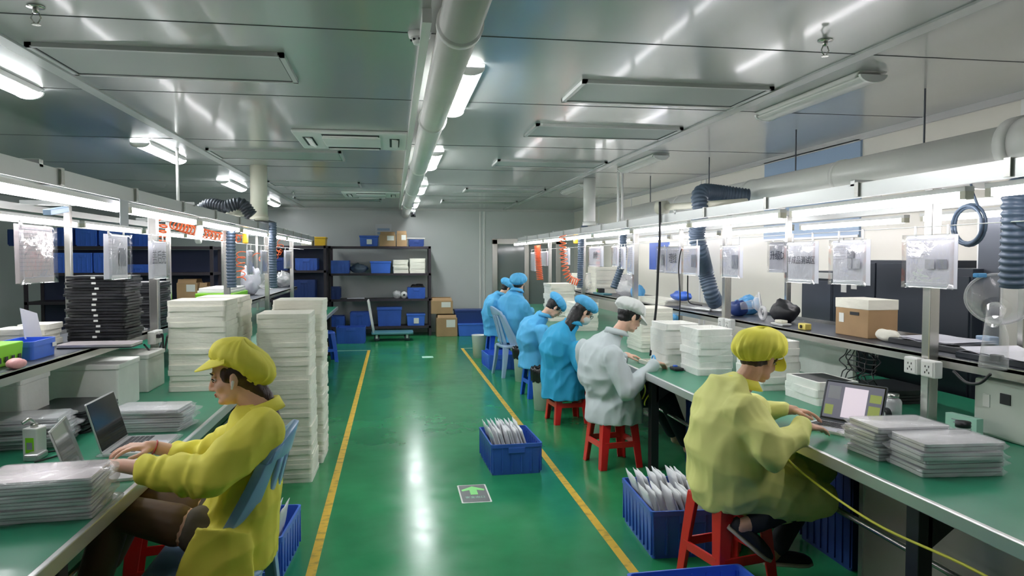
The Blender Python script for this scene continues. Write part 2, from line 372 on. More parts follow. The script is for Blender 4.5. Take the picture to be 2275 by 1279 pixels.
# ceiling battens
def batten(x, y0, lit, label, group):
    t = thing('ceiling_light', label, 'ceiling light', (x, y0+.62, CZ), 0, group)
    MB().box(-.09, .09, -.62, .62, -.03, 0, taper=.9).build('housing', 'batoff' if not lit else 'white', t, bevel=.006)
    r = [[(math.cos(math.pi*k/10)*.07, y, -.028-math.sin(math.pi*k/10)*.034) for k in range(11)] for y in (-.6, .6)]
    MB().loft(r).build('diffuser', 'batten' if lit else 'batoff', t)
    for y in (-.62, .6):
        e = MB(); e.loft([[(math.cos(math.pi*k/10)*.085, yy, -.02-math.sin(math.pi*k/10)*.045) for k in range(11)] for yy in (y, y+.02)]); e.build('end_cap', 'white', t)
for y, l in ((3.88, 'nearest'), (7.15, 'second from front'), (10.45, 'third from front'), (13.8, 'farthest')):
    batten(-2.25, y, True, 'lit white ceiling batten light in the left row, '+l, 'left row of ceiling battens')
for y, l in ((4.05, 'nearest'), (7.3, 'second from front'), (10.6, 'third from front'), (13.8, 'farthest')):
    batten(.42, y, True, 'lit white ceiling batten light beside the pipe, '+l, 'ceiling battens beside the pipe')
for y, l in ((3.85, 'nearest'), (7.2, 'second from front'), (10.2, 'farthest')):
    batten(2.7, y, False, 'unlit ceiling batten light on the right, '+l, 'unlit right row of ceiling battens')
# round pipe along the ceiling
t = thing('ceiling_pipe', 'long white round pipe running along the ceiling above the aisle', 'pipe', (.27, 0, 2.53))
MB().cyl((0, -1, 0), (0, 15.98, 0), .085, n=24).build('pipe_run', 'duct', t, True)
for y in (2.95, 5.0, 7.6, 10.2, 12.8): MB().cyl((0, y, 0), (0, y+.05, 0), .095, n=24).build('coupling', 'duct', t, True)
for y in (1.5, 4.2, 6.9, 9.6, 12.3): MB().box(-.015, .015, y, y+.03, .07, .13).build('hanger', 'duct', t)
tag(MB().box(.13, .17, 3.2, 15.9, CZ-.06, CZ).build('cable_trunking', 'white'), 'narrow white cable trunking beside the ceiling pipe', 'trunking')
# smoke detector, sprinklers, camera
c = AZ(932, 82, CZ-.02)
t = thing('smoke_detector', 'round white smoke detector on the ceiling left of the pipe', 'smoke detector', (c.x, c.y, CZ))
MB().cyl((0, 0, 0), (0, 0, -.025), .055, .05, 24).build('base', 'white', t, True)
MB().cyl((0, 0, -.025), (0, 0, -.055), .042, .028, 24).build('sensor_head', 'white', t, True)
v = MB()
for k in range(8): a = k*math.pi/4; v.cbox((.037*math.cos(a), .037*math.sin(a), -.038), (.012, .012, .008))
v.build('slot', 'dark', t)
def sprinkler(px, py, label):
    c = AZ(px, py, CZ-.05); t = thing('sprinkler_head', label, 'sprinkler', (c.x, c.y, CZ))
    MB().cyl((0, 0, 0), (0, 0, -.006), .035, n=20).build('escutcheon', 'steel', t, True)
    a = MB(); a.cyl((0, 0, 0), (0, 0, -.03), .012); a.tube([(.012, 0, -.03), (.02, 0, -.05), (.004, 0, -.075)], .003, 6); a.tube([(-.012, 0, -.03), (-.02, 0, -.05), (-.004, 0, -.075)], .003, 6); a.build('frame', 'steel', t, True)
    MB().cyl((0, 0, -.075), (0, 0, -.079), .018, n=12).build('deflector', 'steel', t)
sprinkler(80, 40, 'small metal sprinkler head on the ceiling at top left')
sprinkler(1833, 112, 'small metal sprinkler head on the ceiling at upper right')
sprinkler(652, 434, 'small metal sprinkler head on the ceiling far away on the left')
c = AZ(918, 470, 2.38)
c = AY(918, 476, 11.6)
t = thing('security_camera', 'small dark camera hanging on a rod from the ceiling at the end of the aisle', 'camera', (c.x, c.y, c.z))
MB().cyl((0, 0, .03), (0, 0, CZ-c.z), .008).build('rod', 'grey', t); MB().cyl((0, 0, -.04), (0, 0, .03), .04, .035, 16).build('housing', 'black', t, True)
MB().cyl((0, -.02, 0), (0, -.05, -.01), .018, n=16).build('lens', 'lapdark', t, True); MB().cyl((0, 0, .03), (0, 0, .07), .036, n=16).build('collar', 'white', t, True)

# ------------------------------------------------------------------ benches
def bench(name, sx, xf, xb, y0, y1, label):
    """xf = aisle edge, xb = far edge, sx = outward direction"""
    t = thing(name, label, 'workbench', (xf, y0, 0)); L = y1-y0; W_ = abs(xb-xf)
    def bx(a, b, *r): return (min(sx*a, sx*b), max(sx*a, sx*b), *r)
    m = MB(); m.box(*bx(.02, W_, 0, L, .722, .75)); m.build('worktop', 'green', t)
    m = MB(); m.box(*bx(0, .022, 0, L, .70, .752)); m.box(*bx(.022, .06, 0, L, .70, .722)); m.build('edge_trim', 'alu', t, bevel=.004)
    for y in [k*1.42+.68 for k in range(int(L/1.42)+1) if k*1.42+.68 < L]:
        g = MB(); g.box(*bx(.06, .12, y, y+.07, 0, .70)); g.build('leg', 'black', t, bevel=.004)
        g = MB(); g.box(*bx(W_-.12, W_-.08, y, y+.05, 0, .70)); g.build('leg', 'black', t)
        b = MB(); b.add([(sx*.10, y, .70), (sx*.10, y+.05, .70), (sx*.34, y+.05, .70), (sx*.34, y, .70), (sx*.10, y, .52), (sx*.10, y+.05, .52)], [(0, 1, 2, 3), (0, 4, 5, 1), (4, 3, 2, 5), (0, 3, 4), (1, 5, 2)]); b.build('brace', 'black', t)
        c = MB(); c.box(*bx(.10, W_-.12, y+.01, y+.04, .66, .70)); c.build('crossbar', 'black', t)
    MB().cyl((sx*.285, 0, .38), (sx*.285, L, .38), .014, n=12).build('foot_rail', 'steel', t, True)
    MB().box(*bx(W_*.45, W_*.45+.02, 0, L, .03, .70)).build('divider_panel', 'panelu', t)
    return t
bench('workbench', 1, 1.84, 3.45, .3, 13.4, 'long right-hand workbench with a green top and aluminium edge')
bench('workbench', -1, -.95, -2.85, .3, 13.2, 'long left-hand workbench with a green top and aluminium edge')
PR = [1.05, 3.36, 5.69, 8.0, 10.3, 12.6]
PL = [.9, 3.15, 5.4, 7.65, 10.0, 12.4]
def gantry(sx, xp, xn, xfar, posts, shelfd, label):
    t = thing('light_gantry', label, 'bench frame', (sx*xp, posts[0], .752)); ox, oy, oz = sx*xp, posts[0], .752
    def B(m, x0, x1, y0, y1, z0, z1): return m.box(min(sx*x0, sx*x1)-ox, max(sx*x0, sx*x1)-ox, y0-oy, y1-oy, z0-oz, z1-oz)
    for y in posts:
        B(MB(), xp-.028, xp+.028, y-.028, y+.028, .752, 1.95).build('post', 'steel', t, bevel=.004)
        B(MB(), xp+shelfd, xp+shelfd+.04, y-.02, y+.02, .752, 1.95).build('post', 'steel', t, bevel=.004)
        m = MB(); B(m, xn-.05, xfar+.05, y-.018, y+.018, 1.952, 1.985); m.build('cross_arm', 'alu', t, bevel=.003)
    ya, yb = .3, 13.3
    m = MB(); B(m, xn-.04, xn+.05, ya, yb, 1.905, 1.95); B(m, xn-.05, xn-.04, ya, yb, 1.895, 1.965); B(m, xn+.05, xn+.056, ya, yb, 1.91, 1.95); m.build('light_channel', 'alu', t)
    m = MB(); B(m, xfar-.04, xfar+.04, ya, yb, 1.905, 1.95); m.build('light_channel', 'alu', t)
    m = MB(); B(m, xp-.03, xp+.03, ya, yb, 1.986, 2.03); m.build('top_beam', 'alu', t)
    for y in [k*.9+ya+.3 for k in range(int((yb-ya-.3)/.9))]:
        m = MB(); B(m, xn-.06, xn+.07, y, y+.03, 1.90, 1.97); m.build('clip', 'steel', t)
    # shelf: tray with a front lip, in front of / behind the posts
    m = MB(); B(m, xp+.03, xp+shelfd, ya, yb, 1.085, 1.10); B(m, xp+.03, xp+.045, ya, yb, 1.05, 1.105); B(m, xp+shelfd-.012, xp+shelfd, ya, yb, 1.05, 1.13); m.build('shelf', 'steel', t)
    m = MB(); B(m, xp+.045, xp+shelfd-.01, ya, yb, 1.10, 1.106); m.build('shelf_liner', 'grey', t)
    return t
gantry(1, 2.70, 2.30, 3.42, PR, .52, 'steel frame with lights and middle shelf standing on the right workbench')
gantry(-1, 1.62, 1.40, 2.40, PL, .52, 'steel frame with lights and middle shelf standing on the left workbench')
def tube_light(x, y0, y1, z, label, group):
    t = thing('tube_light', label, 'tube light', (x, (y0+y1)/2, z), 0, group); h = (y1-y0)/2
    MB().box(-.022, .022, -h, h, .012, .032).build('housing', 'white', t)
    r = [[(math.cos(2*math.pi*k/12)*.019, y, -.004+math.sin(2*math.pi*k/12)*.019) for k in range(12)] for y in (-h+.03, h-.03)]
    MB().loft(r).build('tube', 'tube', t)
    for y in (-h, h-.03): MB().box(-.02, .02, y, y+.03, -.02, .012).build('end_cap', 'ivory', t)
def row(x, z, starts, L, side, where):
    names = ['closest to the camera', 'second from the camera', 'third from the camera', 'fourth from the camera', 'fifth from the camera', 'sixth from the camera', 'seventh from the camera', 'eighth from the camera', 'ninth from the camera', 'farthest from the camera']
    for i, y in enumerate(starts):
        tube_light(x, y, y+L, z, 'glowing white tube light over the %s, %s' % (where, names[i] if i < len(starts)-1 else names[-1]), side)
row(2.30, 1.858, [1.22, 2.66, 4.10, 5.50, 6.92, 8.34, 9.76, 11.18, 12.58], 1.34, 'front tube lights of the right bench', 'aisle side of the right bench')
row(3.42, 1.858, [1.6+1.45*k for k in range(8)], 1.3, 'rear tube lights of the right bench', 'wall side of the right bench')
row(-1.40, 1.858, [1.30, 2.74, 4.22, 5.72, 7.22, 8.70, 10.2, 11.7], 1.38, 'front tube lights of the left bench', 'aisle side of the left bench')
row(-2.40, 1.858, [1.9+1.45*k for k in range(7)], 1.35, 'rear tube lights of the left bench', 'wall side of the left bench')
for sx, x in ((1, 2.45), (-1, -1.5)):      # thin wires the papers hang from
    tag(MB().cyl((x, .4, 1.745), (x, 13.0, 1.745), .0022, n=6).build('hanging_wire', 'alu'), 'thin taut wire holding the papers over the %s bench' % ('right' if sx > 0 else 'left'), 'wire')

# exhaust ducts
t = thing('exhaust_duct', 'large white exhaust duct along the right wall above the bench', 'duct', (3.3, 2.0, 2.2))
MB().cyl((0, 1.35, 0), (0, 8.2, 0), .12, n=28).build('duct_run', 'duct', t, True)
MB().cyl((0, 1.42, 0), (0, 1.5, 0), .152, n=28).build('collar', 'duct', t, True)
pts = curve([(0, 1.42, 0), (0, 1.0, 0), (0, .55, .02), (-.02, .25, .05)], 6)
MB().tube(pts, .145, 28).build('elbow', 'duct', t, True)
MB().cyl((-.02, .27, .05), (-.02, .20, .055), .16, n=28).build('end_cap', 'duct', t, True)
for y in (3.0, 4.4, 6.1): MB().cyl((0, y, 0), (0, y+.04, 0), .127, n=28).build('coupling', 'duct', t, True)
for y in (2.2, 3.7, 5.4, 7.2): MB().cyl((0, y, .1), (0, y, CZ-2.2), .006, n=6).build('hanger', 'grey', t)
c = AZ(573, 380, CZ)
t = thing('exhaust_pipe', 'vertical cream exhaust pipe dropping from the ceiling to the left light frame', 'pipe', (-1.52, 8.9, 2.03))
MB().cyl((0, 0, 0), (0, 0, CZ-2.03), .095, n=24).build('pipe', 'ivory', t, True); MB().cyl((0, 0, 0), (0, 0, .05), .105, n=24).build('collar', 'ivory', t, True)
t = thing('exhaust_pipe', 'vertical white exhaust pipe dropping from the ceiling to the right light frame', 'pipe', (2.58, 9.55, 2.03))
MB().cyl((0, 0, 0), (0, 0, CZ-2.03), .08, n=24).build('pipe', 'duct', t, True); MB().cyl((0, 0, 0), (0, 0, .05), .09, n=24).build('collar', 'duct', t, True)
for x, y, l in ((2.68, 8.6, 'nearer of two thin white conduits right of the thick exhaust pipe'), (2.78, 8.75, 'farther of two thin white conduits right of the thick exhaust pipe'), (-2.05, 7.6, 'thin white conduit from the ceiling to the left light frame')):
    z0 = 1.985; tag(MB().cyl((x, y, z0), (x, y, CZ), .014, n=10).build('conduit', 'white', None, True), l, 'conduit')
# ivory round cap pipe above the right frame
a = AY(1452, 460, 6.6)
t = thing('capped_pipe', 'short ivory pipe with a round cap lying on the right light frame', 'pipe', (2.42, 6.45, 2.06))
MB().tube([(0, 0, 0), (.45, -.75, 0)], .03, 16).build('pipe', 'ivory', t, True); MB().tube([(-.02, .03, 0), (.03, -.05, 0)], .06, 20).build('cap', 'ivory', t, True)
# corrugated hoses
def corr(pts, r, name, label, m='hose', pitch=.028):
    c = curve(pts, 10); out = [c[0]]; step = pitch/4; acc = 0
    for i in range(1, len(c)):
        seg = (c[i]-out[-1]).length
        while seg > step:
            out.append(out[-1]+(c[i]-out[-1]).normalized()*step); seg = (c[i]-out[-1]).length
    base = out[0]; rad = [r*(1+.10*math.cos(i*math.pi/2)) for i in range(len(out))]
    o = MB().tube([p-base for p in out], rad, 18).build(name, m, None, True, loc=base); tag(o, label, 'hose')
H1 = [AX(1556, 470, 2.62), AX(1548, 520, 2.62), AX(1556, 560, 2.66), AX(1566, 600, 2.8), AX(1580, 650, 2.85), AX(1590, 672, 2.92)]
corr([(3.1, H1[0].y+.1, 2.14), (2.85, H1[0].y+.12, 2.17), H1[0]+Vector((.02, .04, .16))]+H1, .068, 'fume_hose', 'thick blue-grey corrugated hose curving down to the right shelf by the cream wall')
a = AX(2262, 430, 2.5); corr([a+Vector((.1, 0, .1)), a, AX(2256, 520, 2.5), AX(2250, 640, 2.52)], .05, 'fume_hose', 'thick dark corrugated hose hanging at the right edge by the clear funnel')
for px, Yp, l in ((1292, 9.6, 'thin corrugated hose hanging beside the orange coil, far on the right bench'), (1385, 8.2, 'slanting dark hose behind the papers above the blue-capped workers')):
    a = AY(px, 520, Yp); corr([a+Vector((.05, 0, .12)), a, AY(px-2, 580, Yp), AY(px-(18 if px > 1300 else 0)-4, 640, Yp)], .04, 'fume_hose', l)
for px, Yp, l in ((606, 8.4, 'grey corrugated hose hanging behind a steel post of the left frame'), (513, 6.9, 'dark corrugated hose hanging in the left frame behind the green box')):
    a = AY(px, 515, Yp); corr([a+Vector((0, 0, .1)), a, AY(px, 570, Yp), AY(px+2, 640, Yp)], .04, 'fume_hose', l)
a = Vector((-1.62, 7.6, 2.1)); corr([a+Vector((.25, 0, -.08)), a+Vector((.15, 0, .03)), a, a+Vector((-.15, .05, .02)), a+Vector((-.3, .1, -.08))], .06, 'fume_hose', 'short black corrugated elbow lying on top of the left frame beside the exhaust pipe', 'grey')
# coiled orange air hoses
def coil(pts, Rc, turns, label, r=.006):
    c = curve(pts, 60); n = turns*14; out = []
    for i in range(n+1):
        s = i/n*(len(c)-1); k = min(int(s), len(c)-2); p = c[k].lerp(c[k+1], s-k); t = (c[k+1]-c[k]).normalized()
        u = t.cross(Vector((0, 1, .3))).normalized(); w = t.cross(u); a = 2*math.pi*i/14
        out.append(p+u*math.cos(a)*Rc+w*math.sin(a)*Rc)
    b = out[0]; tag(MB().tube([p-b for p in out], r, 6).build('coiled_air_hose', 'orange', None, True, loc=b), label, 'hose')
coil([AY(1194, 545, 11.6), AY(1196, 580, 11.6), AY(1200, 622, 11.6)], .05, 22, 'tight red-orange coiled air hose hanging above the far blue-capped workers')
coil([AY(1250, 522, 9.3), AY(1252, 570, 9.3), AY(1262, 615, 9.3), AY(1285, 628, 9.3)], .045, 16, 'loose orange coiled air hose hanging by the foam stack on the right shelf')
coil([AX(362, 490, -1.72), AX(357, 520, -1.72), AX(356, 545, -1.72)], .035, 5, 'short piece of orange coiled hose hanging behind the steel post at left')
coil([AX(385, 497, -1.75), AX(430, 512, -1.75), AX(480, 524, -1.75), AX(535, 530, -1.75)], .04, 18, 'long orange coiled hose stretched along the left light frame')
coil([AX(536, 560, -1.8), AX(534, 590, -1.8), AX(536, 622, -1.8)], .05, 5, 'orange coiled hose hanging down above the green box on the left shelf')
coil([AX(625, 535, -1.8), AX(618, 560, -1.8), AX(600, 575, -1.8), AX(570, 570, -1.8)], .05, 7, 'orange coiled hose sagging between the far posts of the left frame')
# balancers
def balancer(c, label):
    t = thing('tool_balancer', label, 'tool balancer', c)
    MB().cbox((0, 0, 0), (.05, .07, .13)).build('housing', 'yellowtool', t, bevel=.012); MB().tube([(0, 0, .06), (0, .02, .09), (0, 0, .12)], .006, 8).build('hook', 'steel', t)
balancer(AX(545, 527, -1.5), 'yellow tool balancer hanging from the left light frame')
balancer(AX(1279, 530, 2.36), 'yellow tool balancer hanging from the right light frame')
# cables
def cable(pts, r, label, m='cable', name='power_cable'):
    c = curve(pts, 8); b = c[0]; return tag(MB().tube([p-b for p in c], r, 8).build(name, m, None, True, loc=b), label, 'cable')
cable([AX(1466, 448, 2.22), AX(1466, 520, 2.22), AX(1462, 600, 2.22), AX(1458, 680, 2.22), AX(1450, 745, 2.2), AX(1445, 790, 2.18)], .011, 'thick black cable hanging in front of the right bench beside the white cap')
cable([AX(1520, 548, 2.62), AX(1512, 560, 2.62), AX(1508, 600, 2.62), AX(1511, 660, 2.62), AX(1508, 720, 2.62)], .006, 'thin black wire looping down the steel post of the right frame')
cable([AX(1528, 612, 2.66), AX(1528, 650, 2.7), AX(1532, 672, 2.8), AX(1560, 678, 2.9)], .006, 'short black wire running from behind a hanging paper onto the right shelf')
def zf(x, y, z): return Vector((x, y, z))
cable([AZ(1730, 988, .70)+Vector((-.02, 0, 0)), zf(1.80, 3.0, .64), zf(1.79, 2.5, .60), zf(1.80, 2.0, .62), zf(1.79, 1.5, .60), zf(1.8, 1.2, .63)], .005, 'thin yellow cord strung along the front edge of the right workbench', 'cordy', 'cord')
t = thing('cable_coil', 'dark green coiled cable hanging on the wire between the two large papers at right', 'cable coil', AX(2152, 500, 2.5))
for k, rr in enumerate((.085, .078, .09)):
    MB().tube([(k*.008-.01, math.cos(a*math.pi/12)*rr, math.sin(a*math.pi/12)*rr) for a in range(25)], .007, 8).build('loop', 'hose', t, True)
MB().tube([(0, -.05, .08), (0, -.02, .14), (0, .0, .2)], .005, 8).build('tie', 'hose', t, True)
# ------------------------------------------------------------------ people
HID = []
def remesh(mb, voxel, name, mats, parent, disp=None, smooth=4):
    me = mb.mesh('tmp', mats); o = bpy.data.objects.new('tmp', me); COL.objects.link(o)
    r = o.modifiers.new('r', 'REMESH'); r.mode = 'VOXEL'; r.voxel_size = voxel
    s = o.modifiers.new('s', 'SMOOTH'); s.iterations = smooth; s.factor = .5
    m2 = bpy.data.meshes.new_from_object(o.evaluated_get(bpy.context.evaluated_depsgraph_get()))
    bpy.data.objects.remove(o)
    m2.name = name
    if disp:
        co = [v.co.copy() for v in m2.vertices]; no = [v.normal.copy() for v in m2.vertices]
        for v, c, n in zip(m2.vertices, co, no): v.co = c+n*disp(c)
    for p in m2.polygons: p.use_smooth = True
    m2.materials.clear()
    for m in (mats if isinstance(mats, (list, tuple)) else [mats]): m2.materials.append(M[m])
    ob = bpy.data.objects.new(name, m2); COL.objects.link(ob); ob.parent = parent; return ob
def folds(seed, amp=.007, dirs=((9, 9, 2.2), (4, 14, 6))):
    sv = Vector((seed*3.1, seed*1.7, seed*.9))
    def f(c):
        a = noise.noise(Vector((c.x*dirs[0][0], c.y*dirs[0][1], c.z*dirs[0][2]))+sv)
        b = noise.noise(Vector(((c.x+c.z)*dirs[1][0], c.y*dirs[1][1]*.4, (c.z-c.x)*dirs[1][2]))+sv*2)
        return amp*1.3*((1-abs(a)*2.8)+.9*(1-abs(b)*2.8)-.8)
    return f
def ering(c, side, up, a, b, n=24, e=2.3):
    out = []
    for k in range(n):
        t = 2*math.pi*k/n; ct, st = math.cos(t), math.sin(t)
        out.append(c+side*a*math.copysign(abs(ct)**(2/e), ct)+up*b*math.copysign(abs(st)**(2/e), st))
    return out
def torso(mb, secs, side):
    """secs: (centre, half width along side, half depth)"""
    side = Vector(side).normalized(); rings = []
    for i, (c, a, b) in enumerate(secs):
        c = Vector(c); t = (Vector(secs[min(i+1, len(secs)-1)][0])-Vector(secs[max(i-1, 0)][0])).normalized()
        d = t.cross(side).normalized(); s2 = d.cross(t).normalized()
        rings.append(ering(c, s2, d, a, b))
    return mb.loft(rings)
def limb(mb, pts, rad):
    pts = [Vector(p) for p in pts]
    for i in range(len(pts)-1): mb.cap(pts[i], pts[i+1], rad[i], rad[i+1])
def hand(mb, w, d, n, thumb, curl=.5, k=1.0, spread=.0):
    """w wrist, d pointing direction, n back-of-hand normal, thumb: +1/-1 side"""
    w = Vector(w); d = Vector(d).normalized(); n = Vector(n); n = (n-d*n.dot(d)).normalized(); s = n.cross(d)*thumb
    pal = w+d*.045*k
    rot = Matrix((d, s, n)).transposed()
    mb.ell(pal, (.050*k, .038*k, .014*k), rot); mb.cap(w-d*.01, w+d*.02*k, .023*k, .024*k)
    L = (.072, .080, .074, .058); rr = (.0085, .0088, .0083, .0072)
    for i in range(4):
        off = (1.5-i)*.019*k; p = w+d*(.086-(.006 if i in (0, 3) else 0)-(.006 if i == 3 else 0))*k+s*off
        mb.cap(w+d*.04*k+s*off*.8, p, .012*k, .0095*k)
        dd = (d+s*(1.5-i)*spread).normalized(); a = curl*.45
        for j, fr in enumerate((.45, .31, .24)):
            a2 = a*(1+j*.8+i*.08); v = (dd*math.cos(a2)-n*math.sin(a2)).normalized(); q = p+v*L[i]*fr*k
            mb.cap(p, q, rr[i]*(1-.07*j)*k, rr[i]*(1-.07*(j+1))*k); p = q
    b = w+d*.022*k+s*.026*k-n*.004; c1 = b+(d*.6+s*.75-n*.25).normalized()*.036*k; c2 = c1+(d*.9+s*.25-n*.3).normalized()*.03*k; c3 = c2+(d*.95-n*.3).normalized()*.022*k
    mb.cap(w+d*.015*k, b, .016*k, .014*k); mb.cap(b, c1, .0125*k, .011*k); mb.cap(c1, c2, .0105*k, .0095*k); mb.cap(c2, c3, .0095*k, .008*k)
def head_frame(c, yaw, pitch, roll=0):
    return Matrix.Translation(Vector(c)) @ Euler((0, 0, yaw)).to_matrix().to_4x4() @ Euler((roll, pitch, 0)).to_matrix().to_4x4()
def headmesh(T, neck):
    h = MB(); E = h.ell
    E((-.014, 0, .028), (.095, .074, .086), nu=24, nv=16); E((.022, 0, -.03), (.064, .060, .082), nu=24, nv=16)
    E((.050, 0, -.082), (.030, .030, .026)); E((.02, .030, -.066), (.050, .022, .028), Euler((0, .35, .3)).to_matrix()); E((.02, -.030, -.066), (.050, .022, .028), Euler((0, .35, -.3)).to_matrix())
    for s in (1, -1):
        E((.052, s*.034, -.028), (.028, .026, .026)); h.cap((.079, s*.010, .022), (.066, s*.046, .018), .0095, .008)
        E((-.004, s*.073, -.014), (.017, .008, .031), Euler((0, -.2, s*.25)).to_matrix()); E((-.006, s*.080, -.006), (.014, .005, .022), Euler((0, -.2, s*.35)).to_matrix())
        E((.092, s*.010, -.038), (.010, .008, .007))
    h.cap((.082, 0, .012), (.100, 0, -.026), .008, .010); h.cap((.100, 0, -.026), (.102, 0, -.034), .0105, .0095)
    E((.080, 0, -.056), (.012, .020, .006)); E((.079, 0, -.067), (.012, .017, .006)); E((.070, 0, -.09), (.018, .022, .014))
    h.xf(T); n = Vector(neck); a = T @ Vector((-.028, 0, -.035)); b = T @ Vector((-.018, 0, -.075))
    h.cap(a, b, .052, .052); h.cap(b, n, .050, .056); return h
def facebits(T, body, scale=1):
    for s in (1, -1):
        e = MB(); e.ell((.071, s*.031, .000), (.010, .0125, .006)); e.xf(T); o = e.build('eye', 'eyew', body, True)
        i = MB(); i.ell((.0795, s*.031, -.002), (.0035, .006, .006)); i.xf(T); i.build('iris', 'eye', o, True)
        b = MB(); b.tube(curve([(.085, s*.012, .023), (.083, s*.032, .029), (.070, s*.048, .022)], 5), .0028, 6); b.xf(T); b.build('eyebrow', 'hair', body, True)
        l = MB(); l.tube(curve([(.079, s*.018, .002), (.083, s*.031, .0055), (.073, s*.044, .001)], 5), .0026, 6); l.xf(T); l.build('eyelash', 'hair', body, True)
    m = MB(); m.ell((.0895, 0, -.0575), (.0045, .019, .0045)); m.ell((.0885, 0, -.0655), (.0045, .016, .0045)); m.xf(T); m.build('lips', 'lips', body, True)
def bouffant(T, mcap, parent, a=.120, b=.105, up=.082, dn=.058, cx=-.028, cz=.055, droop=.03, visor=True, seed=0, tilt=.18, pleat=.06, vz=.030, vl=.062):
    N = 96; rings = []
    Tc = T @ Matrix.Translation((cx, 0, cz)) @ Euler((0, -tilt, 0)).to_matrix().to_4x4()
    for j in range(22):
        t = -1.15+(math.pi/2+1.15)*j/21; rg = []
        for k in range(N):
            ph = 2*math.pi*k/N; c_, s_ = math.cos(ph), math.sin(ph)
            rr = math.cos(t)**.8 if t > 0 else math.cos(t)**.55
            z = math.sin(t)*(up if t > 0 else dn)
            low = max(0, (-t)/1.15) if t < .35 else 0
            pl = 1+pleat*(math.sin(ph*17+seed+1.2*math.sin(ph*3))*.6+math.sin(ph*29+seed*2)*.4)*(max(0, 1-(t+1.15)/1.9))
            pl += .03*noise.noise(Vector((c_*2.2+seed, s_*2.2, t*1.6)))*2
            pl += .05*(.5-abs(noise.noise(Vector((c_*5+seed*2, s_*5, t*.9))))*1.8)*math.cos(t*.7)
            bk = max(0, -c_)
            rg.append(Tc @ Vector((c_*a*rr*pl*(1+.12*bk), s_*b*rr*pl, z-droop*bk*(1-.4*math.sin(max(0, t)))+.014*max(0, c_)*max(0, min(1, -t)))))
        rings.append(rg)
    m = MB(); m.loft(rings, cap=True); o = m.build('cap', mcap, parent, True)
    bd = MB(); bd.tube([rings[0][k % N].lerp(rings[1][k % N], .4) for k in range(N+1)], .0042, 8); bd.build('cap_band', mcap, o, True)
    if visor:
        v = MB(); R0, R1 = [], []
        top = []; 
        for k in range(17):
            ph = R(-72+144*k/16); q = math.cos(ph*1.2)
            c0 = Vector((cx+.012+math.cos(ph)*a*.86, math.sin(ph)*b*.92, vz)); c1 = c0+Vector((math.cos(ph)*vl*max(.05, q), math.sin(ph)*.02, -.018-.014*q))
            top.append((T @ c0, T @ c1))
        rgs = []
        for p0, p1 in top: u = (T.to_3x3() @ Vector((0, 0, 1)))*.003; rgs.append([p0+u, p1+u*.8, p1-u*.8, p0-u])
        v.loft(rgs); v.build('visor', mcap, o, True, bevel=.001)
    return o
def hairpiece(T, parent, m='hair', back=.084, low=-.045, long=None):
    h = MB(); h.ell((-.024, 0, .02), (.088, .080, .082), nu=24, nv=16); h.ell((-.042, 0, low+.010), (.050, .060, .045))
    for s in (1, -1): h.ell((.026, s*.063, .012), (.018, .014, .03))
    h.xf(T)
    if long:
        for L, r in long: limb(h, L, r)
    return remesh(h, .006, 'hair', m, parent, lambda c: .002*noise.noise(c*60), 3)
def person(label, base, g):
    t = thing('person', label, 'person', (base[0], base[1], 0)); B = Vector((base[0], base[1], 0))
    return t, (lambda p: Vector(p)-B)
def collar(parent, m, pts, h=.035, thick=.006):
    pts = [Vector(p) for p in pts]; c = sum(pts, Vector())/len(pts); rg = []
    for i, p in enumerate(pts):
        o = (p-c); o.z = 0; o.normalize(); rg.append([p-o*.008+Vector((0, 0, h)), p+o*.004+Vector((0, 0, h*.98)), p+o*.026+Vector((0, 0, -.012)), p+o*.014+Vector((0, 0, -.014))])
    b = MB(); b.loft(rg); return b.build('collar', m, parent, True)
V = Vector

# ---- woman in yellow seated at the left bench
t, q = person('person in a bright yellow smock and cap on a blue chair, typing on a laptop', (-.58, 3.0), None)
def PL_(px, py, y): return q(AY(px, py, y))
fx = V((-1, 0, 0)); sd = V((0, -1, 0))
hc = PL_(524, 832, 3.0); T = head_frame(hc, math.pi, R(12))
neck = PL_(580, 905, 3.0)
b = headmesh(T, neck)
hipc = q(V((-.60, 3.0, .53)))
torso(b, [(hipc, .15, .11), (q(V((-.57, 3, .68))), .12, .09), (q(V((-.54, 3, .85))), .13, .09), (q(V((-.52, 3, .96))), .14, .07), (neck+V((.0, 0, -.02)), .06, .05)], sd)
shN, elN, wrN = PL_(572, 958, 2.83), PL_(470, 1062, 2.74), PL_(272, 1034, 2.84)
shF, elF, wrF = PL_(548, 955, 3.16), PL_(455, 1020, 3.24), PL_(338, 992, 3.16)
limb(b, [shN, elN, wrN], [.048, .040, .026]); limb(b, [shF, elF, wrF], [.048, .040, .026])
haN, haF = PL_(225, 1030, 2.88), PL_(290, 992, 3.12)
hand(b, wrN, haN-wrN, V((.1, -.15, 1)), -1, .7); hand(b, wrF, haF-wrF+V((0, 0, .0)), V((0, -.1, 1)), 1, .8, spread=.1)
knN, anN = PL_(255, 1135, 2.93), q(V((-1.22, 2.95, .10))); knF, anF = PL_(300, 1105, 3.1), q(V((-1.30, 3.15, .10)))
for kn, an, s in ((knN, anN, -.09), (knF, anF, .09)):
    hp = hipc+V((0, s, 0)); limb(b, [hp, kn, an], [.082, .058, .038]); b.cap(kn.lerp(an, .15)+V((.015, 0, 0)), kn.lerp(an, .45)+V((.02, 0, 0)), .05, .045)
    b.cap(an+V((0, 0, -.03)), an+V((-.13, 0, -.06)), .034, .028)
body = remesh(b, .0042, 'body', 'skin', t, None, 4)
facebits(T, body)
ep = MB(); ep.cap((-.002, .084, -.016), (.006, .087, -.040), .006, .004); ep.xf(T); ep.build('earphone', 'white', t, True)
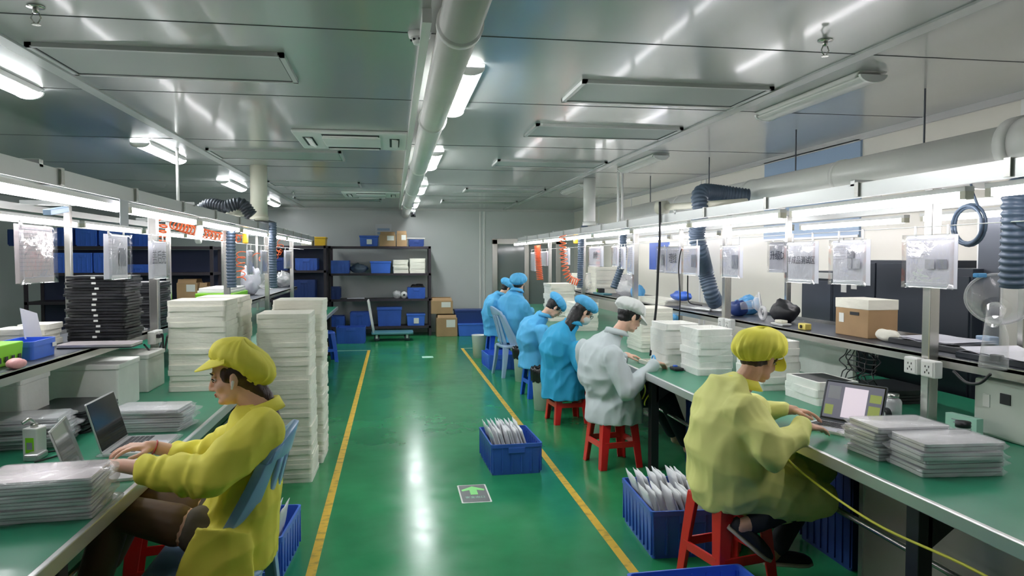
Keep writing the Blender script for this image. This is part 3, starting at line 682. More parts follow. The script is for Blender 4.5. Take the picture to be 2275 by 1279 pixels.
for kn, an, s in ((knN, anN, -.09), (knF, anF, .09)):
    st = MB(); hp = hipc+V((0, s, 0)); a = hp.lerp(kn, .50); limb(st, [a, kn, an], [.080, .065, .044]); st.cap(kn.lerp(an, .15)+V((.016, 0, 0)), kn.lerp(an, .45)+V((.021, 0, 0)), .054, .049)
    remesh(st, .008, 'stocking', 'stocking', t, None, 3)
    sh = MB(); sh.cap(an+V((.02, 0, -.05)), an+V((-.14, 0, -.065)), .043, .034); remesh(sh, .008, 'shoe', 'shoe', t)
s_ = MB()
for kn, s in ((knN, -.085), (knF, .085)): limb(s_, [hipc+V((0, s, .01)), (hipc+V((0, s, 0))).lerp(kn, .27)], [.108, .098])
s_.ell(hipc, (.14, .17, .11)); remesh(s_, .009, 'shorts', 'shorts', t, folds(3, .004))
hairpiece(T, t, 'hairb', long=[([T @ V((-.05, 0, -.05)), T @ V((-.085, 0, -.11)), neck+V((.07, -.02, -.06)), neck+V((.085, -.02, -.12))], [.05, .035, .016, .010])])
c = MB()
torso(c, [(q(V((-0.620, 3, .42))), .20, .155), (q(V((-0.615, 3, .55))), .20, .155), (q(V((-0.580, 3, .68))), .175, .135), (q(V((-0.560, 3, .82))), .175, .115), (q(V((-0.545, 3, .92))), .18, .10), (q(V((-0.538, 3, .98))), .155, .08), (neck+V((.012, 0, -.012)), .085, .068)], sd)
limb(c, [shN+V((.01, .03, -.01)), shN.lerp(elN, .5), elN, elN.lerp(wrN, .45), elN.lerp(wrN, .68)], [.088, .082, .078, .068, .060])
limb(c, [shF+V((.01, -.02, -.01)), shF.lerp(elF, .5), elF, elF.lerp(wrF, .48)], [.085, .078, .072, .060])
for k in range(4):
    p = elN.lerp(wrN, .30+.12*k); c.ell(p, (.026, .064-.002*k, .064-.002*k)); p = elF.lerp(wrF, .16+.11*k); c.ell(p, (.022, .06, .06))
# skirt of the smock hanging beside the chair seat
sk = [(q(V((-0.620, 2.83, .60))), .10, .05), (q(V((-0.640, 2.80, .48))), .135, .045), (q(V((-0.670, 2.775, .34))), .145, .036), (q(V((-0.700, 2.765, .20))), .15, .030), (q(V((-0.720, 2.76, .07))), .15, .026)]
torso(c, sk, V((1, 0, 0)))
fl = folds(1, .0065)
def yf(p):
    d = fl(p)
    if p.x < -.12 and p.z > .6: d += .004*math.sin(p.x*95+6*noise.noise(p*9))
    return d
coat = remesh(c, .0085, 'smock', 'cyellow', t, yf, 3)
collar(coat, 'cyellow', [neck+V((math.cos(a)*.064+.002, math.sin(a)*.075, -.004+.018*math.cos(a))) for a in [R(-140+280*k/16) for k in range(17)]], .03)
ly = MB(); p0 = neck+V((-.06, -.04, -.03)); ly.tube(curve([p0, p0+V((-.03, -.02, -.05)), p0+V((-.05, -.02, -.10))], 5), .006, 8); ly.build('lanyard', 'cyan', coat, True)
br = MB(); dd = (wrF-elF).normalized(); u = dd.orthogonal().normalized(); w_ = dd.cross(u); pc = wrF-dd*.01
br.tube([pc+(u*math.cos(k*math.pi/8)+w_*math.sin(k*math.pi/8))*.0285 for k in range(17)], .0025, 6); br.build('bracelet', 'redp', t, True)
bouffant(T, 'cyellow', t, a=.122, b=.108, up=.068, dn=.056, cx=-.040, cz=.070, droop=.062, seed=2, tilt=.36, pleat=.06, vz=.080, vl=.068)

# ---- woman in yellow on the red stool at the right bench
t, q = person('person in a pale yellow-green smock and cap on the nearest red stool', (1.62, 3.32), None)
yaw = R(14); fw = V((math.cos(yaw), math.sin(yaw), 0)); lf = V((-math.sin(yaw), math.cos(yaw), 0))
def Q(px, py, y): return q(AY(px, py, y))
hc = Q(1688, 792, 3.32); T = head_frame(hc, R(22), R(30))
neck = Q(1652, 850, 3.32); hip = q(V((1.60, 3.32, .55)))
b = headmesh(T, neck)
torso(b, [(hip, .16, .11), (q(V((1.585, 3.3, .72))), .13, .09), (q(V((1.60, 3.32, .9))), .14, .08), (neck+V((0, 0, -.03)), .06, .05)], lf)
sN, eN, wN = Q(1668, 915, 3.14), Q(1712, 1005, 3.02), Q(1790, 948, 3.12)
sF, eF, wF = Q(1672, 905, 3.50), Q(1745, 950, 3.6), Q(1742, 918, 3.46)
eF = q(V((1.84, 3.58, .80))); wF = q(V((1.99, 3.45, .83)))
limb(b, [sN, eN, wN], [.048, .038, .026]); limb(b, [sF, eF, wF], [.048, .038, .026])
hand(b, wN, V((1, .3, -.12)), V((-.05, -.1, 1)), 1, .6); hand(b, wF, V((1, -.25, -.12)), V((.0, .1, 1)), -1, .7)
kN = Q(1808, 1108, 3.2); aN = Q(1650, 1168, 3.16); kF = q(V((2.12, 3.42, .52))); aF = q(V((1.86, 3.36, .13)))
limb(b, [hip-lf*.09, kN, aN], [.085, .058, .036]); limb(b, [hip+lf*.09, kF, aF], [.085, .058, .036])
body = remesh(b, .0045, 'body', 'skin2', t); facebits(T, body)
c = MB(); limb(c, [hip-lf*.09, kN, kN.lerp(aN, .85)], [.10, .072, .05]); limb(c, [hip+lf*.09, kF, kF.lerp(aF, .9)], [.10, .072, .05]); c.ell(hip, (.13, .17, .1))
remesh(c, .009, 'trousers', 'trouser', t, folds(5, .004))
for an, dr in ((aN, V((.55, -.15, -.45))), (aF, V((1, -.1, -.05)))):
    dr.normalize(); up_ = V((0, -.25, 1)); s2 = dr.cross(up_).normalized(); up_ = s2.cross(dr)
    heel = an-dr*.045-up_*.035; rg = []
    for f, w_, h_ in ((0, .026, .05), (.05, .032, .052), (.11, .036, .045), (.17, .042, .035), (.215, .038, .025), (.24, .022, .014)):
        rg.append(ering(heel+dr*f+up_*h_*.5, s2, up_, w_, h_*.55, 16))
    s_ = MB(); s_.loft(rg); so = s_.build('shoe', 'shoe', t, True)
    rg = [ering(heel+dr*f-up_*.008, s2, up_, w_, .011, 16) for f, w_ in ((-.006, .024), (.0, .030), (.05, .035), (.11, .040), (.17, .046), (.215, .042), (.245, .024))]
    s_ = MB(); s_.loft(rg); s_.build('sole', 'sole', so, True)
hairpiece(T, t, 'hairb', low=-.05)
c = MB()
torso(c, [(q(V((1.62, 3.32, .44))), .20, .17), (q(V((1.60, 3.32, .52))), .235, .175), (q(V((1.575, 3.30, .66))), .23, .16), (q(V((1.585, 3.31, .80))), .225, .15), (q(V((1.605, 3.32, .90))), .21, .125), (q(V((1.625, 3.32, .97))), .17, .095), (neck+V((-.01, 0, -.02)), .09, .07)], lf)
limb(c, [sN+V((-.02, .03, -.01)), sN.lerp(eN, .5), eN, eN.lerp(wN, .5), eN.lerp(wN, .92)], [.095, .088, .082, .07, .055])
limb(c, [sF+V((-.02, -.02, -.01)), sF.lerp(eF, .5), eF, eF.lerp(wF, .5), eF.lerp(wF, .8)], [.09, .08, .072, .06, .05])
for kk, ss, rr in ((kN, -.09, 1), (kF, .09, .9)):
    limb(c, [hip+lf*ss, (hip+lf*ss).lerp(kk, .55)+V((0, 0, -.01)), kk+fw*.01], [.155*rr, .135*rr, .10*rr])
torso(c, [(hip+fw*.05+V((0, 0, -.02)), .2, .13), (hip+fw*.2+V((0, 0, -.03)), .19, .12), ((kN+kF)/2+V((0, 0, .0))-fw*.02, .17, .07)], lf)
coat = remesh(c, .0085, 'smock', 'cyellowp', t, folds(2, .008, ((7, 7, 3), (5, 12, 5))), 4)
collar(coat, 'cyellow', [neck+V((0, 0, -.012))-fw*(.004+math.cos(a)*.064)+lf*math.sin(a)*.072+V((0, 0, .016*math.cos(a))) for a in [R(-125+250*k/16) for k in range(17)]], .035)
bouffant(T, 'cyellow', t, a=.128, b=.12, up=.09, dn=.07, cx=-.026, cz=.055, droop=.035, seed=5, tilt=.25, pleat=.10)

# ---- the others along the right bench
def worker(label, base, capc, coatc, yaw, head, neck, hem, hemw, sh, el, wr, legs, hairk=None, hyaw=0, hpitch=R(35), visor=False, seed=1, wide=.2, hairm='hair', farhand=True, capargs={}, kscale=1, lean=.06, mask=False, glasses=False):
    t, q = person(label, base, None); fw = V((math.cos(yaw), math.sin(yaw), 0)); lf = V((-math.sin(yaw), math.cos(yaw), 0))
    T = head_frame(q(head), yaw+hyaw, hpitch); nk = q(neck); hip = q(V((base[0], base[1], .55)))
    b = headmesh(T, nk); mid = hip.lerp(nk, .5)-fw*lean
    torso(b, [(hip, .15, .11), (mid, .13, .09), (nk-V((0, 0, .1)), .13, .07), (nk, .055, .05)], lf)
    S, E_, W_ = q(sh), q(el), q(wr); mir = lambda p, k=1.0: p+lf*(-2*(p-hip).dot(lf))*k
    S2, E2, W2 = mir(S), mir(E_), mir(W_, .9)+fw*.03
    limb(b, [S, E_, W_], [.046, .038, .026]); limb(b, [S2, E2, W2], [.046, .038, .026])
    hand(b, W_, fw+lf*.35+V((0, 0, -.15)), V((0, 0, 1)), 1, .8); hand(b, W2, fw-lf*.35+V((0, 0, -.15)), V((0, 0, 1)), -1, .8)
    ks = []
    for s, (kf, kz, af, az) in zip((-1, 1), legs):
        hp = hip+lf*s*.09; kn = hip+fw*kf+lf*s*.12; kn.z = kz; an = hip+fw*af+lf*s*.12; an.z = az; ks.append((hp, kn, an)); limb(b, [hp, kn, an], [.085, .058, .038]); b.cap(an+V((0, 0, -.02)), an+fw*.14+V((0, 0, -az+.03)), .036, .028)
    body = remesh(b, .0065, 'body', 'skin', t); facebits(T, body)
    c = MB(); c.ell(hip, (.13, .17, .1))
    for hp, kn, an in ks: limb(c, [hp, kn, kn.lerp(an, .88)], [.10, .075, .055])
    remesh(c, .011, 'trousers', 'trouser', t)
    hairpiece(T, t, hairm, long=[([q(p) for p in L], r) for L, r in hairk] if hairk else None)
    c = MB(); hb = hip.copy(); hb.z = hem
    torso(c, [(hb+fw*.02, wide*hemw, .215), (V((hb.x, hb.y, max(hem+.06, .45)))+fw*.02, wide*hemw, .21), (hip+V((0, 0, .04)), wide*1.08, .19), (mid-fw*.01, wide*1.08, .17), (nk.lerp(mid, .4)-fw*.03, wide*1.08, .15), (nk.lerp(mid, .16)-fw*.035, wide*.95, .125), (nk.lerp(T @ V((-.02, 0, -.05)), .15)-fw*.02, .115, .09), (nk.lerp(T @ V((-.02, 0, -.05)), .55)-fw*.012, .075, .068)], lf)
    limb(c, [S, S.lerp(E_, .5), E_, E_.lerp(W_, .9)], [.085, .078, .072, .05]); limb(c, [S2, S2.lerp(E2, .5), E2, E2.lerp(W2, .9)], [.085, .078, .072, .05])
    coat = remesh(c, .0105, 'smock', coatc, t, folds(seed, .008), 4)
    collar(coat, coatc, [nk.lerp(T @ V((-.02, 0, -.05)), .5)-fw*(.008+math.cos(a)*.072)+lf*math.sin(a)*.078+V((0, 0, .02*math.cos(a))) for a in [R(-150+300*k/16) for k in range(17)]], .03)
    bouffant(T, capc, t, visor=visor, seed=seed, **capargs)
    if mask:
        m_ = MB(); m_.ell((.052, 0, -.050), (.064, .064, .056), nu=24, nv=14); m_.ell((.088, 0, -.036), (.022, .02, .026)); m_.xf(T); remesh(m_, .005, 'face_mask', 'capwhite', t)
    if glasses:
        for sg in (1, -1):
            m_ = MB(); m_.tube([T @ V((.094-.010*abs(math.sin(a*math.pi/10))*0, sg*.034+.024*math.cos(a*math.pi/10), .001+.019*math.sin(a*math.pi/10))) for a in range(21)], .0022, 6); m_.tube([T @ V((.094, sg*.057, .006)), T @ V((.05, sg*.074, .006)), T @ V((-.005, sg*.082, .008))], .002, 6); m_.build('spectacles', 'black', t, True)
    return t, q, T
g, q, T = worker('person in a pale grey smock and white cap on a red stool', (1.68, 5.52), 'capwhite', 'cgrey', R(12), AY(1400, 702, 5.45), AY(1352, 765, 5.48), .335, 1.12,
    AY(1362, 790, 5.28), AY(1392, 868, 5.2), AY(1455, 806, 5.3), [(.42, .50, .62, .10), (.42, .52, .66, .12)], visor=True, seed=11, wide=.21, hpitch=R(28), capargs=dict(a=.122, b=.108, up=.08, dn=.04, cx=-.02, cz=.06, droop=.02, tilt=-.1))
for k, (p, L) in enumerate(((AX(1425, 840, 1.86), .16), (AX(1412, 862, 1.84), .15), (AX(1440, 865, 1.9), .12))):
    r_ = MB(); p = q(p); r_.loft([[V((p.x+.03*math.sin(s*3+k), p.y, p.z-s*L))+V(o) for o in ((0, -.012, 0), (0, .012, 0), (.003, .012, 0), (.003, -.012, 0))] for s in [i/8 for i in range(9)]]); r_.build('yellow_ribbon', 'cyellow', g, True)
wb = MB(); p = q(AX(1452, 800, 1.95)); wb.tube([p+V((0, math.cos(a*math.pi/6)*.036, math.sin(a*math.pi/6)*.036)) for a in range(13)], .007, 8); wb.build('wrist_strap', 'cyan', g, True)
h0, n0 = AY(1296, 692, 6.95), AY(1262, 735, 6.95)
worker('person with long black hair in a bright blue smock, on a red stool', (1.62, 7.02), 'cblue', 'cblued', R(8), h0, n0, .24, 1.15,
    AY(1280, 775, 6.78), AY(1290, 812, 6.7), AY(1330, 775, 6.85), [(.42, .5, .5, .1), (.42, .5, .55, .1)], hairk=[([h0+V((-.06, -.01, .0)), n0+V((-.05, -.06, -.02)), n0+V((-.09, -.1, -.16)), n0+V((-.13, -.11, -.26))], [.07, .055, .03, .012])], seed=13, wide=.2, hpitch=R(38), mask=True, glasses=True, capargs=dict(a=.122, b=.115, up=.075, dn=.05, cx=-.01, cz=.07, droop=.0, tilt=0))
worker('person with short dark hair in a light blue smock bending low on a blue stool', (1.62, 8.35), 'cblue', 'cblue', R(5), AY(1232, 682, 8.25), AY(1196, 715, 8.3), .34, 1.12,
    AY(1205, 735, 8.1), AY(1215, 772, 8.05), AY(1250, 745, 8.15), [(.4, .5, .45, .1), (.4, .5, .45, .1)], seed=17, wide=.2, hpitch=R(48), glasses=True, capargs=dict(a=.125, b=.115, up=.07, dn=.045, cx=-.01, cz=.068, droop=.0, tilt=-.15))
worker('person in a light blue smock seen from behind on a pale blue chair', (1.62, 9.95), 'cblue', 'cblue', R(52), AY(1152, 628, 9.9), AY(1146, 656, 9.9), .46, 1.05,
    AY(1165, 680, 9.7), AY(1172, 700, 9.72), AY(1180, 690, 9.95), [(.4, .5, .42, .1), (.4, .5, .42, .1)], seed=19, wide=.2, hpitch=R(5), hyaw=R(15), capargs=dict(a=.125, b=.118, up=.085, dn=.06, cx=-.02, cz=.05, droop=.01, tilt=.2))
worker('person farthest away, in a light blue smock, on a blue stool', (1.56, 11.2), 'cblue', 'cblue', R(5), AY(1128, 640, 11.1), AY(1108, 662, 11.15), .42, 1.05,
    AY(1108, 680, 11.0), AY(1116, 705, 10.95), AY(1135, 695, 11.05), [(.4, .5, .42, .1), (.4, .5, .42, .1)], seed=23, wide=.21, hpitch=R(35), capargs=dict(a=.125, b=.118, up=.08, dn=.05, cx=-.02, cz=.055, droop=.0, tilt=0))

# ------------------------------------------------------------------ seats
def stool(m, label, loc, rz, group=None):
    t = thing('plastic_stool', label, 'stool', loc, rz, group); H, a, b_ = .47, .135, .175
    s = MB(); rg = []
    for z, k in ((H-.035, 1.06), (H-.006, 1.0), (H, .93)): rg.append([(x*k, y*k, z) for x, y in rrect(-a, a, -a, a, .045)])
    s.loft(rg); s.build('seat', m, t, True, bevel=.002)
    for sx in (1, -1):
        for sy in (1, -1):
            l = MB(); rg = []
            for z, o, w in ((H-.02, a, .075), (H*.5, (a+b_)/2, .062), (0, b_, .052)):
                x1, y1 = sx*o, sy*o; rg.append([(x1, y1, z), (x1-sx*w, y1, z), (x1-sx*w, y1-sy*.012, z), (x1-sx*.014, y1-sy*.014, z), (x1-sx*.012, y1-sy*w, z), (x1, y1-sy*w, z)])
            l.loft(rg); l.build('leg', m, t, bevel=.003)
    o = (a+(b_-a)*.66); z = .16
    for ax_ in range(4):
        r_ = MB(); r_.box(-o+.03, o-.03, o-.016, o-.002, z, z+.045); r_.xf(Matrix.Rotation(ax_*math.pi/2, 4, 'Z')); r_.build('rung', m, t, bevel=.003)
    return t
st = stool('red', 'red plastic stool under the person in pale yellow at the right bench', (1.60, 3.34, 0), R(12))
copy_tree(st, (1.68, 5.50, 0), R(8), 'red plastic stool under the person in the grey smock')
copy_tree(st, (1.68, 7.03, 0), R(5), 'red plastic stool under the long-haired person in blue')
copy_tree(st, (1.96, 3.90, 0), R(8), 'red plastic stool pushed under the right bench behind the yellow smock')
copy_tree(st, (-1.06, 3.62, 0), R(10), 'red plastic stool under the left bench beyond the seated legs')
copy_tree(st, (-1.05, 2.48, 0), R(12), 'red plastic stool under the left bench nearest the camera')
sb_ = stool('stoolblue', 'blue plastic stool under the person with glasses', (1.66, 8.36, 0), R(6))
copy_tree(sb_, (1.58, 11.2, 0), R(6), 'blue plastic stool under the farthest person at the right bench')
c_ = AZ(735, 805, 0); copy_tree(sb_, (c_.x-.1, c_.y+.15, 0), R(15), 'blue plastic stool behind the tall foam stacks on the left')
def chair(m, label, loc, rz):
    """faces local +x"""
    t = thing('plastic_chair', label, 'chair', loc, rz)
    s = MB(); rg = []
    for z, k in ((.405, 1), (.43, 1.02), (.438, .97)): rg.append([(x*k, y*k, z-(.012 if x < .1 else 0)) for x, y in rrect(-.2, .22, -.215, .215, .06)])
    s.loft(rg); s.build('seat', m, t, True, bevel=.003)
    def bp(u, v):      # backrest surface: u across -1..1, v up 0..1
        w = .21+.02*v-.05*max(0, v-.75)*4*.6; x = -.185-.10*v-.02*v*v+.05*u*u+.15*u*u*max(0, 1-v)**1.5; return V((x, u*w, .42+.50*v-.035*u*u*(v > .9)))
    def strip(us, vs, name):
        m_ = MB(); rg = []
        for u, v in zip(us, vs): pass
    # side uprights, top rail, slats
    for sgn in (1, -1):
        m_ = MB(); rg = []
        for k in range(13):
            v = k/12; a_, b2 = bp(sgn, v), bp(sgn*.72, v); n = V((.012, 0, .003)); rg.append([a_-n, b2-n, b2+n, a_+n+V((.012, 0, 0))])
        m_.loft(rg); m_.build('back_upright', m, t, True, bevel=.003)
    m_ = MB(); rg = []
    for k in range(17):
        u = -1+2*k/16; a_, b2 = bp(u, 1.0+.06*(1-u*u)), bp(u, .84); n = V((.011, 0, .003)); rg.append([a_-n, b2-n, b2+n, a_+n])
    m_.loft(rg); m_.build('top_rail', m, t, True, bevel=.003)
    for u in (-.45, -.15, .15, .45):
        m_ = MB(); rg = []
        for k in range(9):
            v = .02+.85*k/8; a_, b2 = bp(u-.085, v), bp(u+.085, v); n = V((.006, 0, .002)); rg.append([a_-n, b2-n, b2+n, a_+n])
        m_.loft(rg); m_.build('slat', m, t, True)
    for sx in (1, -1):
        for sy in (1, -1):
            l = MB(); rg = []
            for z, ox, oy, w in ((.41, .20, .205, .07), (.2, .215, .22, .055), (0, .24, .24, .042)):
                x1, y1 = sx*ox, sy*oy; rg.append([(x1, y1, z), (x1-sx*w, y1, z), (x1-sx*w, y1-sy*.012, z), (x1-sx*.014, y1-sy*.016, z), (x1-sx*.012, y1-sy*w, z), (x1, y1-sy*w, z)])
            l.loft(rg); l.build('leg', m, t, bevel=.003)
    return t
ch = chair('chair', 'pale blue slatted plastic chair under the person in bright yellow', (-.70, 3.02, 0), math.pi)
chair('clearchair', 'translucent pale blue plastic chair under the person seen from behind', (1.62, 9.93, 0), R(10))
ORD = 'lowest second third fourth fifth sixth seventh eighth ninth tenth eleventh twelfth thirteenth fourteenth fifteenth sixteenth seventeenth eighteenth nineteenth twentieth'.split()
def ordl(i, n, kind, where):
    if i == n-1: return '%s, topmost of %s' % (kind, where)
    if i == 0: return '%s, lowest of %s' % (kind, where)
    o = lambda k: ORD[k] if k < 20 else ('twenty-'+ORD[k-20] if k > 20 and k < 29 else {20: 'twenty-first', 29: 'thirtieth'}.get(k, 'thirty-'+ORD[k-30] if k > 30 else 'thirty-first'))
    if i+1 <= n/2: return '%s, %s from below in %s' % (kind, o(i).replace('lowest', 'first'), where)
    k = n-1-i; return '%s, %s from the top in %s' % (kind, o(k).replace('lowest', 'first'), where)
# ------------------------------------------------------------------ crates and pouches
def crate_parts(t, w, l, h, m, lab=False, ribs=True):
    s = MB(); k = .94; th = .006
    o = [rrect(-w/2*a, w/2*a, -l/2*a, l/2*a, .018) for a in (k, .985)]
    i = [[(x*(1-2*th/w), y*(1-2*th/l)) for x, y in r] for r in o]
    s.loft([[(x, y, 0) for x, y in o[0]], [(x, y, h) for x, y in o[1]], [(x, y, h) for x, y in i[1]], [(x, y, .008) for x, y in i[0]]]); s.build('crate_shell', m, t)
    r_ = MB(); ro = rrect(-w/2, w/2, -l/2, l/2, .02); ri = [(x*(1-2*th/w)*.97, y*(1-2*th/l)*.98) for x, y in ro]
    r_.loft([[(x, y, h-.022) for x, y in ro], [(x, y, h+.004) for x, y in ro], [(x, y, h+.004) for x, y in ri], [(x, y, h-.022) for x, y in ri]], closed=True, cap=False); r_.build('rim', m, t)
    if ribs:
        n = max(3, int(l/.07))
        for sx in (1, -1):
            b = MB()
            for q_ in range(n+1):
                y = (-.46+.92*q_/n)*l; b.box(sx*w*.478-.006, sx*w*.478+.006, y-.004, y+.004, .02, h-.02)
            b.build('ribs', m, t)
        n = max(3, int(w/.07))
        for sy in (1, -1):
            b = MB()
            for q_ in range(n+1):
                x = (-.46+.92*q_/n)*w; b.box(x-.004, x+.004, sy*l*.482-.006, sy*l*.482+.006, .02, h-.02)
            b.build('ribs', m, t)
        for sy in (1, -1): MB().box(-w*.16, w*.16, sy*l*.492-.006, sy*l*.492+.006, h-.065, h-.02).build('handle', m, t, bevel=.004)
    if lab: MB().box(-w*.14, w*.14, -l*.5-.004, -l*.5, h*.35, h*.7).build('paper_label', 'label', t)
CR = {}
def crate(label, loc, rz, w, l, h, m='blue', lab=False, group=None, cat='crate'):
    key = (round(w, 2), round(l, 2), round(h, 2), m, lab)
    if key in CR: return copy_tree(CR[key], loc, rz, label, group)
    t = thing('plastic_crate', label, cat, loc, rz, group); crate_parts(t, w, l, h, m, lab); CR[key] = t; return t
PM = []
for sdi in range(4):
    p = MB(); n, k_ = 9, 11; top, bot = [], []
    for j in range(k_):
        for i in range(n):
            u, v = i/(n-1), j/(k_-1); b_ = (math.sin(math.pi*u)*math.sin(math.pi*v))**.45
            x = (u-.5)*(.215+.012*noise.noise(Vector((v*5, sdi, 1)))); y = v*.30+.012*noise.noise(Vector((u*4, sdi*2, 3)))*(v > .5)
            w_ = .006*noise.noise(Vector((u*3, v*3, sdi)))+.015*noise.noise(Vector((u*1.5, sdi, 7)))*max(0, v-.6)
            top.append((x, .0095*b_+w_+.0008+.004*abs(noise.noise(Vector((u*9, v*9, sdi)))), y)); bot.append((x, -.0095*b_+w_-.0008, y))
    fs = []
    N_ = n*k_
    for j in range(k_-1):
        for i in range(n-1): a = j*n+i; fs += [(a, a+1, a+1+n, a+n), (N_+a+n, N_+a+n+1, N_+a+1, N_+a)]
    bd = [i for i in range(n)]+[j*n+n-1 for j in range(1, k_)]+[(k_-1)*n+i for i in range(n-2, -1, -1)]+[j*n for j in range(k_-2, 0, -1)]
    for a, b in zip(bd, bd[1:]+bd[:1]): fs.append((b, a, N_+a, N_+b))
    p.add(top+bot, fs); PM.append(p.mesh('pouch', 'pouch', True))
def pouches(n, crt, y0, dy, z, tilt, label, group, rz=0, jit=.02, dx=0):
    for i in range(n):
        o = bpy.data.objects.new('padded_pouch', PM[i % 4]); COL.objects.link(o)
        M_ = Matrix.Translation(crt) @ Matrix.Rotation(rz, 4, 'Z') @ Matrix.Translation((dx+random.uniform(-.01, .01), y0+dy*i, z)) @ Matrix.Rotation(tilt+random.uniform(-.05, .05), 4, 'X') @ Matrix.Rotation(random.uniform(-jit, jit)*2, 4, 'Y')
        o.matrix_world = M_; tag(o, label, 'pouch', group)
# crate 1 : middle of the aisle on the right tape
c1 = V((.885, 5.62, 0)); crate('blue crate of white pouches on the right tape line, middle of the aisle', c1, R(2), .39, .60, .225)
pouches(12, c1, -.20, .040, .014, -.45, 'white padded pouch standing in the blue crate in the middle of the aisle', 'pouches in the middle crate', R(92), dx=0) if False else None
def pouches_x(n, crt, x0, dx, z, tilt, label, group, rz=0, y=0, jit=.03):
    for i in range(n):
        o = bpy.data.objects.new('padded_pouch', PM[i % 4]); COL.objects.link(o)
        o.matrix_world = Matrix.Translation(crt) @ Matrix.Rotation(rz, 4, 'Z') @ Matrix.Translation((x0+dx*i, y+random.uniform(-.012, .012), z)) @ Matrix.Rotation(R(90), 4, 'Z') @ Matrix.Rotation(tilt+random.uniform(-.06, .06), 4, 'X') @ Matrix.Rotation(random.uniform(-jit, jit), 4, 'Y')
        tag(o, '%s, %s from the left' % (label, ORD[i].replace('lowest', 'first')), 'pouch', group)
pouches_x(11, c1, -.085, .0225, .03, R(-16), 'white pouch, front row of the mid-aisle crate', 'pouches in the middle crate', R(2), -.12)
pouches_x(9, c1, -.085, .028, .02, R(-15), 'white pouch, rear row of the mid-aisle crate', 'rear pouches in the middle crate', R(2), .14)
c2 = V((1.585, 3.98, 0)); crate('blue crate of white pouches on the floor beside the nearest red stool', c2, R(-3), .46, .62, .255)
pouches_x(13, c2, -.125, .0265, .05, R(-18), 'white pouch, front row of the crate by the red stool', 'pouches in the crate beside the stool', R(-3), -.14)
pouches_x(9, c2, -.125, .038, .055, R(-17), 'white pouch, rear row of the crate by the red stool', 'rear pouches in the crate beside the stool', R(-3), .14)
crate('bright blue crate rim at the very bottom edge of the picture', V((1.30, 2.92, 0)), R(2), .55, .42, .19, 'blue2')
c3 = V((-.71, 3.98, 0)); crate('bright blue crate of pouches behind the pale blue chair', c3, R(-4), .36, .5, .22, 'blue2')
pouches_x(5, c3, -.08, .045, .05, R(14), 'grey-white pouch in the crate behind the chair', 'pouches behind the chair', R(-4), -.1)
crate('light blue crate on the floor directly behind the pale blue chair', V((-.72, 3.52, 0)), R(3), .34, .34, .20, 'blue2')
c4 = V((1.53, 10.72, 0)); crate('blue crate on the floor in front of the translucent chair', c4, R(3), .42, .60, .21, 'blue2')
# crates pushed under the right bench
crate('dark blue crate under the right bench behind the grey smock', V((2.38, 5.1, 0)), 0, .3, .6, .50, 'navy')
crate('blue crate under the right bench beyond the pale yellow smock', V((2.42, 3.62, 0)), 0, .26, .5, .5, 'navy')
# bins
def bin_(label, loc, bagged=True, h=.42, r=.125):
    t = thing('waste_bin', label, 'bin', loc)
    s = MB(); rg = []
    for z, k in ((0, .78), (h, 1), (h+.008, 1.03), (h+.008, .95), (.01, .74)): rg.append([(math.cos(2*math.pi*i/28)*r*k, math.sin(2*math.pi*i/28)*r*k, z) for i in range(28)])
    s.loft(rg); s.build('bin_body', 'bin', t, True)
    if bagged:
        b = MB(); rg = []
        for z, k in ((h-.12, 1.02), (h-.04, 1.08), (h+.01, 1.1), (h+.028, 1.02), (h+.01, .9), (h-.15, .8)): rg.append([(math.cos(2*math.pi*i/40)*r*k*(1+.03*math.sin(i*2.4+z*60)), math.sin(2*math.pi*i/40)*r*k*(1+.03*math.sin(i*2.4+z*60)), z+.01*math.sin(i*1.9)) for i in range(40)])
        b.loft(rg, cap=False); b.build('bin_bag', 'bag', t, True)
bin_('white waste bin with a black bag beside the translucent chair', (1.66, 9.42, 0))
bin_('white waste bin with a black bag between the two near blue smocks', (1.57, 7.62, 0), True, .42, .13)
bin_('white waste bin with a black bag right of the long-haired person', (1.86, 6.42, 0), True, .40, .13)
bin_('white waste bin without visible bag beside the farthest worker', (1.36, 11.75, 0), False, .36, .12)

# ------------------------------------------------------------------ foam
def slab_mesh(w, l, h, seed, m, rec=False, wob=.006):
    s = MB(); rg = []; base = rrect(-w/2, w/2, -l/2, l/2, .02, 3); out = []
    for i, (x, y) in enumerate(base):
        out.append((x, y))
    # subdivide long sides
    pts = []
    for a, b in zip(out, out[1:]+out[:1]):
        d = math.dist(a, b); n = max(1, int(d/.06))
        for k in range(n): pts.append((a[0]+(b[0]-a[0])*k/n, a[1]+(b[1]-a[1])*k/n))
    for z, k in ((0, .997), (h*.08, 1), (h*.93, 1), (h, .997)):
        rg.append([(x*k+wob*noise.noise(Vector((x*6, y*6, seed+z*9))), y*k+wob*noise.noise(Vector((y*6, x*6, seed+5+z*9))), z+.002*noise.noise(Vector((x*7, y*7, seed)))) for x, y in pts])
    if rec: rg.append([(x*.86, y*.86, h) for x, y in pts]); rg.append([(x*.84, y*.84, h*.45) for x, y in pts])
    s.loft(rg); return s.mesh('foam', m, False)
